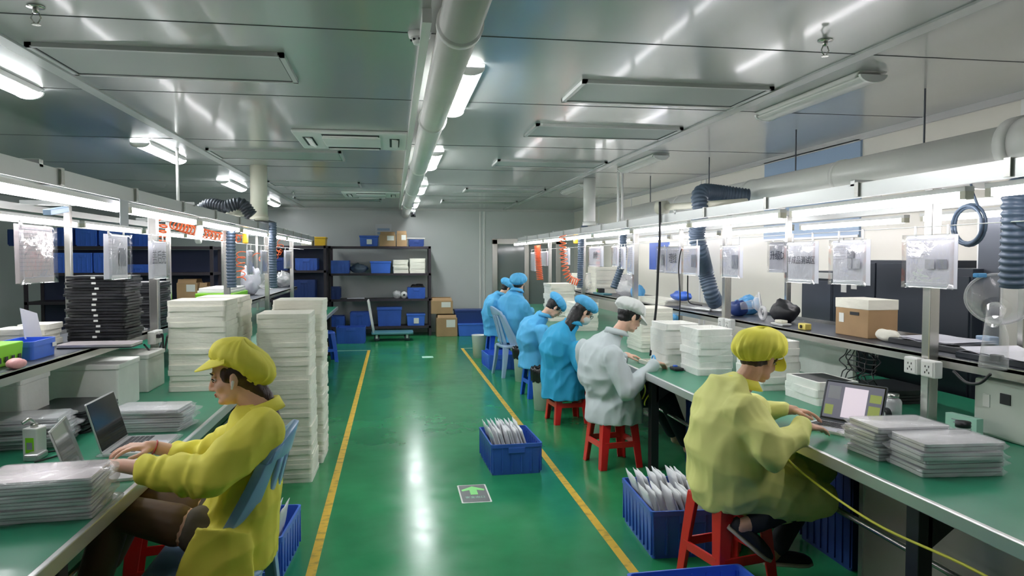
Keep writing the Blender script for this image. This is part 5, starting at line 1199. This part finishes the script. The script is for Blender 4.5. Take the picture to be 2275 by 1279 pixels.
doc(1, 2.45, 1608, 1652, 545, 616, 'pic1', 'hanging paper with one picture in front of the post above the pale yellow cap')
doc(1, 2.45, 1522, 1557, 546, 611, 'pic1', 'hanging paper with one picture beside the thick corrugated hose')
doc(1, 3.1, 1712, 1750, 538, 604, 'text', 'hanging paper with black writing on the wall side, left of the second post', txt='升级D')
doc(1, 3.1, 1482, 1514, 548, 607, 'text', 'hanging paper with large writing behind the thick black cable', txt='理线')
doc(1, 3.1, 1462, 1481, 548, 605, 'pic1', 'narrow hanging paper with a dark picture behind the thick black cable')
doc(1, 2.45, 1310, 1342, 544, 588, 'text', 'hanging paper with blue-grey writing above the long-haired person', txt='质检')
doc(1, 2.45, 1364, 1377, 524, 570, 'lines', 'narrow hanging sleeve left of the small blue sign')
doc(1, 2.45, 1380, 1391, 548, 597, 'lines', 'narrow hanging sleeve in front of the small blue sign')
doc(1, 2.45, 1397, 1411, 522, 588, 'lines', 'narrow hanging sleeve touching the post behind the white cap')
doc(1, 2.45, 1201, 1219, 558, 590, 'lines', 'hanging printed list beside the tight red coil, far along')
doc(1, 2.45, 1180, 1191, 560, 602, 'lines', 'narrow hanging sleeve left of the tight red coil')
doc(1, 2.45, 1255, 1267, 552, 588, 'lines', 'narrow hanging sleeve beside the loose orange coil')
doc(-1, -1.5, 24, 110, 492, 620, 'lines', 'large pinkish hanging sheet covered in printed lines at the left edge', 'pinksheet')
doc(-1, -1.5, 228, 281, 521, 619, 'pic1', 'hanging paper with one grey picture in front of the black tray stack')
doc(-1, -1.5, 327, 366, 536, 618, 'text', 'hanging paper with three large characters in front of the steel post', txt='盖后壳')
doc(-1, -1.5, 545, 558, 556, 610, 'lines', 'narrow hanging sleeve right of the orange coil over the green box')
doc(-1, -1.5, 576, 590, 556, 608, 'lines', 'narrow hanging sleeve beside the post over the green box')
doc(-1, -1.5, 630, 644, 556, 596, 'lines', 'narrow hanging sleeve under the far end of the left lights')
c = AX(244, 470, -1.42); o = MB().box(-.001, .001, -.06, .06, -.13, 0).build('paper_slip', 'paper', None, loc=(-1.352, c.y, 1.895)); tag(o, 'pale blank slip hanging beside the gap between the two nearest left tubes', 'paper')
c = AX(442, 520, -1.55); t = thing('scanner', 'white handheld device hanging under the left light frame beside the orange hose', 'scanner', c); MB().cbox((0, 0, 0), (.05, .07, .15), Euler((R(-35), 0, 0)).to_matrix()).build('body', 'white', t, bevel=.012); MB().tube([(0, .05, .06), (0, .06, 1.9-c.z)], .004, 6).build('cord', 'cable', t)
c = AX(125, 468, -1.75); o = MB().cbox((0, 0, 0), (.04, .22, .03)).build('long_box', 'blind', None, bevel=.004, loc=c); o.rotation_euler = (R(8), 0, 0); tag(o, 'long grey-violet box tucked under the left light frame beside the post', 'box')
c = AX(540, 480, -1.55); o = MB(); o.ell((0, 0, 0), (.10, .16, .085)); o.v = [(x, y, max(z, 0)) for x, y, z in o.v]; o = o.build('round_cover', 'ivory', None, True, loc=(-1.6, 7.9, 2.031)); tag(o, 'white domed cover lying on top of the left light frame', 'cover')
o = MB().box(-.1, .1, -.5, .5, 0, .04).build('flat_box', 'grey', None, loc=(-1.62, 9.6, 2.031)); tag(o, 'flat dark box lying on top of the far left light frame', 'box')

# ------------------------------------------------------------------ right shelf
def dbox(name, label, cat, x0, x1, pxl, pxr, ytop, z, m, bevel=.004, lid=None, plane=None):
    plane = plane or x0; a, b = AX(pxr, ytop, plane), AX(pxl, ytop, plane); h = (AX((pxl+pxr)/2, ytop, plane).z-z)
    t = thing(name, label, cat, ((x0+x1)/2, (a.y+b.y)/2, z)); w, d = (x1-x0)/2, (b.y-a.y)/2
    MB().box(-w, w, -d, d, 0, h).build('body', m, t, bevel=bevel); return t, w, d, h
t, w, d, h = dbox('equipment_cabinet', 'black equipment cabinet by the wall with a pale top strip, left of the brown carton', 'cabinet', 3.52, 3.93, 1782, 1850, 602, 0, 'eqblack')
MB().box(-w-.003, -w, -d, d, h-.06, h-.01).build('top_strip', 'label', t); MB().box(-w-.004, -w, -d+.02, d-.02, .1, h-.08).build('door', 'grey', t, bevel=.002)
t, w, d, h = dbox('equipment_cabinet', 'wide black equipment cabinet by the wall behind the brown carton', 'cabinet', 3.52, 3.93, 1853, 2066, 578, 0, 'eqblack')
for k in (0, 1): o = MB().box(-w-.012, -w, -d+.01+k*d, -.01+k*d, .1, h-.02).build('door', 'eqblack', t, bevel=.003); MB().box(-w-.03, -w-.012, (-.05 if k == 0 else .02), (-.035 if k == 0 else .035), h*.55, h*.7).build('handle', 'alu', o)
for y, z in ((.22, 1.36), (.35, 1.33)): MB().box(-w-.0135, -w-.012, y, y+.07, z, z+.085).build('notice', 'label', t)
t, w, d, h = dbox('equipment_cabinet', 'black equipment cabinet by the wall behind the nearest steel post', 'cabinet', 3.52, 3.93, 2085, 2162, 596, 0, 'eqblack')
MB().box(-w-.01, -w, -d+.02, d-.02, .1, h-.05).build('door', 'eqblack', t, bevel=.003)
o, w, d, h = dbox('tall_unit', 'tall grey metal unit by the wall behind the green cable coil', 'cabinet', 3.6, 3.93, 2172, 2232, 470, 0, 'alu')
MB().box(-w-.006, -w, -d+.02, d-.02, .1, h-.03).build('door', 'grey', o)
t, w, d, h = dbox('cardboard_box', 'brown cardboard box with a taped pale top standing on the right shelf', 'box', 2.86, 3.06, 1857, 1930, 664, SZ, 'carton', plane=2.86)
MB().box(-w-.002, w+.002, -d-.002, d+.002, h-.06, h+.002).build('tape_band', 'foam', t, bevel=.002); MB().box(-w-.003, -w-.001, d*.45, d*.75, h*.35, h*.6).build('label', 'label', t); MB().cbox((-w-.003, -d*.2, h*.62), (.002, .09, .02)).build('hand_hole', 'dark', t)
t, w, d, h = dbox('flat_case', 'flat black case under loose white papers on the right shelf', 'case', 2.86, 3.16, 1972, 2155, 762, SZ, 'black', plane=2.86)
def papers(x, y, z, w, l, n, label, group=None, rz=0):
    for i in range(n):
        g = MB(); rg = []
        for k in range(7): v = k/6-.5; u_ = .010*noise.noise(V((k*.7, i, 2)))+.012*abs(v)**2*4*random.random(); rg.append([(-w/2, v*l, u_), (w/2, v*l, u_+.003*i), (w/2, v*l, u_+.003*i+.001), (-w/2, v*l, u_+.001)])
        g.loft(rg); o = g.build('paper_sheet', 'paper', None, loc=(x, y, z+.004*i)); o.rotation_euler = (0, 0, rz+random.uniform(-.15, .15)); tag(o, ordl(i, n, *label) if isinstance(label, tuple) else label, 'paper', group)
papers(3.0, t.location.y+.02, SZ+h+.002, .26, .40, 3, ('loose white sheet', 'the papers on the flat black case'), 'sheets on the flat black case', .05)
baggy((2.90, t.location.y+.36, SZ), (.05, .09, .035), 'crumpled white cloth on the right shelf between carton and papers', 'foam', 9, 'white_cloth', 'cloth')
c = AX(2220, 790, 2.80)
t = thing('clip_folder', 'dark folder with a black clip at the right end of the right shelf', 'folder', (2.92, c.y-.02, SZ)); MB().box(-.15, .15, -.26, .26, 0, .03).build('folder', 'eqblack', t, bevel=.004); MB().cbox((-.15, .0, .03), (.03, .06, .03)).build('clip', 'black', t, bevel=.005)
papers(2.92, c.y-.02, SZ+.032, .30, .5, 2, ('white sheet', 'the papers on the clipped dark folder'), 'sheets on the dark folder', -.1)
c = AX(2125, 722, 3.0); o = MB().box(-.03, .03, -.05, .05, 0, .07).build('grey_box', 'blind', None, bevel=.006, loc=(3.1, c.y, SZ+.06)); o.location.z = SZ; o.location.x = 3.19; tag(o, 'small grey-blue box at the back of the right shelf by the papers', 'box')
# clutter between the carton and the thick hose
c = AX(1735, 690, 2.95); baggy((2.98, c.y, SZ), (.10, .13, .085), 'rounded black pouch on the right shelf left of the black cabinets', 'black', 12, 'black_pouch', 'pouch')
c = AX(1700, 695, 2.9); t = thing('tape_roll', 'clear tape roll standing beside the black pouch on the right shelf', 'tape', (2.88, c.y, SZ+.06)); MB().tube([(0, math.cos(a*math.pi/12)*.045, math.sin(a*math.pi/12)*.045) for a in range(25)], .014, 10).build('roll', 'filmk', t, True)
c = AX(1665, 690, 2.9); bowl((2.92, c.y, SZ+.11), .085, (R(80), 0, R(60)), 'small clear plastic cup lying on the right shelf beside the tape roll', .07)
c = AX(1640, 695, 2.9); baggy((2.90, c.y, SZ), (.07, .10, .07), 'dark navy pouch on the right shelf beside the post', 'navy', 14, 'navy_pouch', 'pouch')
c = AX(1655, 665, 3.05); baggy((3.08, c.y, SZ), (.09, .16, .085), 'light blue crumpled plastic bag at the back of the right shelf', 'cyan', 15, 'blue_bag', 'bag')
c = AX(1730, 712, 2.78); t = thing('small_dish', 'white dish with a yellow sponge on the right shelf edge', 'dish', (2.80, c.y, SZ)); MB().box(-.04, .04, -.09, .09, 0, .018, taper=.85).build('dish', 'white', t, bevel=.005); MB().cbox((0, 0, .030), (.05, .10, .022)).build('sponge', 'ivory', t, bevel=.005)
c = AX(1782, 718, 2.78); t = thing('yellow_block', 'small yellow box with a dark knob on the right shelf edge by the second post', 'box', (2.80, c.y, SZ)); MB().cbox((0, 0, .022), (.05, .09, .044)).build('case', 'cordyb', t, bevel=.006); MB().cyl((-.026, 0, .022), (-.032, 0, .022), .012, n=12).build('knob', 'eye', t)
for k in range(3):
    c = AX(1552+14*k, 678-4*k, 2.85); o = MB().tube([(0, -.24, 0), (0, .24, 0)], .016, 12).build('metal_bar', 'alu', None, True, loc=(2.82+.05*k, c.y, SZ+.018)); o.rotation_euler = (0, 0, R(10+4*k)); tag(o, ('silver bar nearest the shelf edge beside the thick hose', 'silver bar in the middle of three beside the thick hose', 'silver bar farthest back of three beside the thick hose')[k], 'bar')
pile(2.90, 7.75, SZ, .26, .95, .018, 3, 'foam_sheet', 'foam', 'long white foam sheet', 'foam sheet', 'foam sheets on the shelf behind the thick cable', 81, .012, where='the shelf pile behind the black cable')
baggy((2.92, 7.2, SZ+.056), (.07, .22, .05), 'bright blue bag lying on the foam sheets on the right shelf', 'blue2', 17, 'blue_bag', 'bag')
baggy((2.95, 9.1, SZ), (.13, .34, .14), 'large crumpled clear bag on the right shelf above the white cap', 'filmk', 18)
baggy((2.90, 8.5, SZ), (.07, .18, .09), 'light blue crumpled cloth on the right shelf right of the clear bag', 'cyan', 19, 'blue_cloth', 'cloth')
c = AX(1500, 704, 2.75); baggy((2.72, 6.95, 1.0), (.05, .10, .045), 'x', 'cyan', 20, 'blue_cloth', 'cloth'); bpy.data.objects.remove(bpy.data.objects['blue_cloth.001'])
t = thing('worker_sleeve', 'bright blue sleeve and hand standing in for a worker under the right shelf', 'cloth', (2.70, 6.92, 1.052))  # sleeve and hand stand in for a far-side worker, body not built
g = MB(); limb(g, [(0, -.10, -.05), (0, .02, -.055), (0, .12, -.04)], [.05, .055, .04]); remesh(g, .008, 'cloth', 'cyan', t, folds(9, .006))
g = MB(); limb(g, [(0, .16, -.05), (0, .20, -.055)], [.028, .02]); remesh(g, .006, 'worker_hand', 'skin2', t)
t = thing('fixture', 'green-black fixture on a blue tray on the right shelf beside the clear funnel', 'fixture', (2.80, 9.75, SZ)); MB().box(-.05, .07, -.30, .22, 0, .02).build('tray', 'teal', t, bevel=.004); MB().cbox((0, 0, .05), (.08, .12, .06)).build('block', 'black', t, bevel=.008); MB().cyl((-.045, .02, .05), (-.05, .02, .05), .02, n=12).build('green_knob', 'lime', t)
# small sign
o = MB().box(-.004, .004, -.35, .35, -.35, 0).build('hanging_banner', 'blue2', None, loc=(3.35, 9.0, 1.80)); tag(o, 'blue hanging banner behind the narrow sleeves on the right bench', 'panel')
# goods in front of the grey smock
t = thing('assembly_tray', 'white foam tray held by the person in the grey smock', 'tray', (2.10, 5.60, TZ), R(8)); s_ = slab_mesh(.24, .30, .03, 91, 'foam', True); o = bpy.data.objects.new('tray', s_); COL.objects.link(o); o.parent = t
MB().cbox((0, 0, .022), (.14, .20, .01)).build('part_in_tray', 'ivory', t, bevel=.003)
pile(2.45, 6.15, TZ, .30, .30, .045, 2, 'foam_tray', 'foamw', 'pale foam tray', 'foam tray', 'pair of pale foam trays', 92, .006, rec=True, where='the low pair beyond the grey smock')
t = thing('phone_stand', 'small dark device on the bench by the hand of the person in grey', 'device', (2.12, 5.30, TZ)); MB().cbox((0, 0, .012), (.07, .12, .022)).build('body', 'black', t, bevel=.006); MB().cbox((0, .03, .028), (.03, .03, .012)).build('blue_cap', 'blue2', t, bevel=.003)

# under-bench front panel at the near right
t = thing('front_panel', 'large grey reflective panel under the near end of the right bench', 'panel', (2.16, .3, 0)); MB().box(0, .018, 0, 2.82, .03, .70).build('panel_sheet', 'panelu', t, bevel=.002); MB().box(-.006, 0, 2.79, 2.82, .03, .70).build('edge_strip', 'alu', t)

# ------------------------------------------------------------------ back of the room
def rack(px0, px1, Yp, ys, depth, label, back=False):
    a, b = AY(px0, 600, Yp), AY(px1, 600, Yp); w = (b.x-a.x)/2; t = thing('storage_rack', label, 'rack', ((a.x+b.x)/2, Yp+depth/2, 0)); zs = [AY(850, y, Yp).z for y in ys]
    for sx in (-1, 1):
        for sy in (-1, 1): MB().box(sx*w-.025, sx*w+.025, sy*(depth/2-.02)-.02, sy*(depth/2-.02)+.02, 0, zs[0]+.005).build('upright', 'rack', t)
    for z in zs: MB().box(-w-.02, w+.02, -depth/2, depth/2, z-.045, z).build('shelf', 'rack', t)
    if back: MB().box(-w, w, depth/2-.02, depth/2, .1, zs[0]-.05).build('back_panel', 'navyd', t)
    return t, zs
YR = 15.25; t, zr = rack(732, 955, YR, (547, 607, 664, 725), .55, 'large dark four-shelf rack against the back wall')
def rk(kind, px0, px1, ytop, zi, label, m=None, lab=False, Yp=None, zs=None, d=.4):
    Yp = Yp or YR+.04; zs = zs or zr; a, b = AY(px0, ytop, Yp), AY(px1, ytop, Yp); z = zs[zi]+.0005; w = b.x-a.x; h = AY((px0+px1)/2, ytop, Yp).z-z; loc = ((a.x+b.x)/2, Yp+d/2, z)
    if kind == 'crate': return crate(label, loc, 0, w, d, h, m or 'blue', lab)
    if kind == 'carton':
        t = thing('cardboard_box', label, 'box', loc); MB().box(-w/2, w/2, -d/2, d/2, 0, h).build('box', 'carton', t, bevel=.004)
        MB().box(-w*.03, w*.4, -d/2-.002, -d/2, h*.5, h*.9).build('label', 'label', t)
        for s in (-1, 1): MB().box(-w*.45, w*.45, -.002, .002, 0, .07, Euler((R(35*s), 0, 0)).to_matrix(), (0, 0, 0)).xf(Matrix.Translation((0, s*d/2*.98, h))).build('flap', 'carton', t)
        return t
    if kind == 'lid':
        t = thing('storage_box', label, 'box', loc); MB().box(-w/2, w/2, -d/2, d/2, 0, h*.85, taper=.93).build('box', m or 'blue', t, bevel=.006); MB().box(-w/2-.01, w/2+.01, -d/2-.01, d/2+.01, h*.85, h).build('lid', m or 'blue', t, bevel=.006)
        if lab: MB().box(-w*.12, w*.16, -d/2-.013, -d/2+.01, h*.2, h*.65).build('label', 'label', t)
        return t
rk('lid', 799, 840, 523, 0, 'blue box with a pale label on top of the back rack', 'blue', True)
rk('carton', 843, 879, 521, 0, 'wider brown carton on top of the back rack')
rk('carton', 881, 904, 519, 0, 'narrow brown carton with open flaps on top of the back rack')
t = rk('crate', 908, 942, 532, 0, 'dark blue crate with a white sheet over it on top of the back rack', 'navy'); MB().box(-.20, .18, -.2, .2, 0, .012).xf(Matrix.Translation((0, 0, .16))).build('white_sheet', 'white', t)
rk('crate', 733, 776, 579, 1, 'blue crate at the left end of the second shelf of the back rack', 'blue2')
rk('lid', 823, 868, 580, 1, 'blue box in the middle of the second shelf of the back rack', 'blue2')
def stackr(px0, px1, ytop, zi, n, label, where, seed, Yp=None, zs=None, m='foam'):
    Yp = Yp or YR+.06; zs = zs or zr; a, b = AY(px0, ytop, Yp), AY(px1, ytop, Yp); h = (a.z-zs[zi])/n
    pile((a.x+b.x)/2, Yp+.18, zs[zi]+.0005, b.x-a.x, .34, h, n, 'paper_bundle', m, label, 'paper', where, seed, .008, where=where)
stackr(873, 907, 577, 1, 6, 'white bundle', 'the left paper pile on the back rack', 101)
stackr(910, 945, 574, 1, 7, 'white bundle', 'the right paper pile on the back rack', 102)
baggy((AY(797, 600, YR+.2).x, YR+.2, zr[1]+.0005), (.17, .15, .10), 'grey crumpled bag between two blue boxes on the back rack', 'hose', 21)
papers(AY(800, 600, YR).x, YR+.1, zr[1]+.0005, .4, .2, 1, 'white sheet lying at the shelf edge under the grey bag on the back rack')
rk('crate', 730, 755, 638, 2, 'dark blue crate at the left end of the third shelf of the back rack', 'navy')
rk('crate', 905, 945, 639, 2, 'blue crate filled with dark stuff on the third shelf of the back rack', 'blue')
baggy((AY(927, 630, YR+.2).x, YR+.24, zr[2]+.14), (.15, .14, .08), 'dark crumpled stuff heaped in the blue crate on the third rack shelf', 'black', 22, 'dark_heap', 'bag')
baggy((AY(882, 655, YR+.2).x, YR+.18, zr[2]+.0005), (.09, .12, .08), 'pale crumpled bag beside the roll on the third rack shelf', 'filmk', 23)
t = thing('wire_roll', 'white roll standing on the third shelf of the back rack', 'roll', (AY(898, 655, YR).x, YR+.12, zr[2]+.075)); MB().cyl((0, -.03, 0), (0, .05, 0), .07, n=24).build('roll', 'white', t, True); MB().cyl((0, -.034, 0), (0, -.031, 0), .025, n=16).build('hole', 'dark', t)
papers(AY(790, 655, YR).x, YR+.1, zr[2]+.0005, .35, .12, 2, ('white strip', 'the pair on the third back rack shelf'), 'white strips on the third rack shelf')
rk('crate', 735, 765, 703, 3, 'blue crate at the left end of the lowest rack shelf', 'blue')
rk('crate', 777, 823, 694, 3, 'wide blue crate second from left on the lowest rack shelf', 'blue')
rk('lid', 838, 892, 682, 3, 'tall dark blue box on the lowest rack shelf behind the trolley', 'blue')
rk('lid', 904, 944, 697, 3, 'light blue box with a white label on the lowest rack shelf', 'blue2', True)
zz = [0]
fl_ = lambda px, py: AZ(px, py, 0).y
crate('large blue crate on the floor in front of the back rack', V((AY(779, 750, 14.0).x, 14.25, 0)), 0, .54, .42, .30, 'blue')
t = thing('platform_trolley', 'blue-green platform trolley with a white push handle in front of the back rack', 'trolley', (AY(872, 740, 14.4).x, 14.55, 0))
MB().prism(rrect(-.40, .40, -.25, .25, .04), .13, .17).build('platform', 'teal', t, bevel=.01)
hp = [(-.36, -.20, .17), (-.40, -.20, .40), (-.45, -.20, .72), (-.46, -.17, .78), (-.46, .17, .78), (-.45, .20, .72), (-.40, .20, .40), (-.36, .20, .17)]
MB().tube(hp, .018, 10).build('push_handle', 'white', t, True)
for sx in (-.3, .28):
    for sy in (-.18, .18): o = MB().cyl((sx, sy-.015, .055), (sx, sy+.015, .055), .055, n=20).build('wheel', 'grey', t, True); MB().box(sx-.02, sx+.02, sy-.022, sy+.022, .055, .13).build('fork', 'alu', o)
def floorbox(kind, px0, px1, ytop, ybot, label, m=None, lab=False, d=.4, z0=0, Yp=None):
    Yp = Yp or AZ((px0+px1)/2, ybot, 0).y; return rk(kind, px0, px1, ytop, 0, label, m, lab, Yp, [z0], d)
floorbox('carton', 970, 1016, 706, 747, 'lower brown carton on the floor right of the back rack', Yp=15.0)
floorbox('carton', 958, 1006, 668, 706, 'upper brown carton stacked right of the back rack', Yp=15.05, z0=AY(990, 706, 15.0).z+.08)
floorbox('lid', 1018, 1078, 718, 748, 'blue box on the floor right of the cartons', 'blue2', Yp=15.0)
floorbox('lid', 1011, 1075, 688, 716, 'dark blue box stacked right of the cartons', 'navy', Yp=15.05, z0=AY(1040, 718, 15.0).z+.001)
# notices on the back wall
t = thing('wall_notice', 'pale printed notice on the back wall above the rack', 'notice', (AY(852, 510, YB).x, YB-.003, AY(852, 510, YB).z)); MB().box(-.17, .17, -.001, .002, -.14, .12).build('sheet', 'wallpale', t); MB().box(-.13, .13, -.002, -.001, -.10, -.05).build('printed_line', 'blind', t); MB().box(-.13, .13, -.002, -.001, -.02, .03).build('printed_line', 'blind', t)
# left rear racks
t2, z2 = rack(55, 470, 12.6, (548, 604, 664, 735), .6, 'long dark rack far left behind the hanging papers', True)
for i, (a_, b_, y_, zi, m_) in enumerate(((112, 160, 506, 0, 'blue'), (166, 214, 508, 0, 'blue2'), (218, 270, 508, 0, 'blue2'), (276, 330, 510, 0, 'blue'), (105, 152, 562, 1, 'blue2'), (160, 204, 562, 1, 'blue2'), (206, 250, 562, 1, 'blue2'), (276, 336, 588, 1, 'blue'), (15, 60, 510, 0, 'navy'))):
    rk('crate', a_, b_, y_, zi, ['leftmost blue crate on top of the long left rack', 'second blue crate from left on top of the long left rack', 'third blue crate from left on top of the long left rack', 'fourth blue crate from left on top of the long left rack', 'first bright blue crate on the second shelf of the long left rack', 'second bright blue crate on the second shelf of the long left rack', 'third bright blue crate on the second shelf of the long left rack', 'low wide blue crate on the second shelf of the long left rack', 'dark blue crate at the left picture edge on the long left rack'][i], m_, False, 12.64, z2)
rk('carton', 392, 438, 628, 2, 'brown carton on the long left rack, left of the dark hose', None, False, 12.64, z2)
rk('carton', 442, 460, 636, 2, 'smaller brown carton on the long left rack beside the dark hose', None, False, 12.64, z2)
t3, z3 = rack(596, 722, 14.7, (546, 600, 664, 725), .5, 'dark blue-backed rack left of the large back rack', True)
rk('crate', 600, 640, 572, 1, 'navy crate on the second shelf of the rack left of the back rack', 'navy', False, 14.72, z3)
rk('crate', 650, 700, 622, 2, 'navy crate on the third shelf of the rack left of the back rack', 'navy', False, 14.72, z3)
rk('crate', 655, 705, 574, 1, 'dark blue crate right of the navy crate on the second shelf beside the back rack', 'blue', False, 14.72, z3)
rk('lid', 722-24, 722+1, 526, 0, 'yellow box on top of the rack left of the back rack', 'yellowtool', False, 14.72, z3)
rk('lid', 668, 694, 524, 0, 'pale yellow box on top of the rack left of the back rack', 'ivory', False, 14.72, z3)
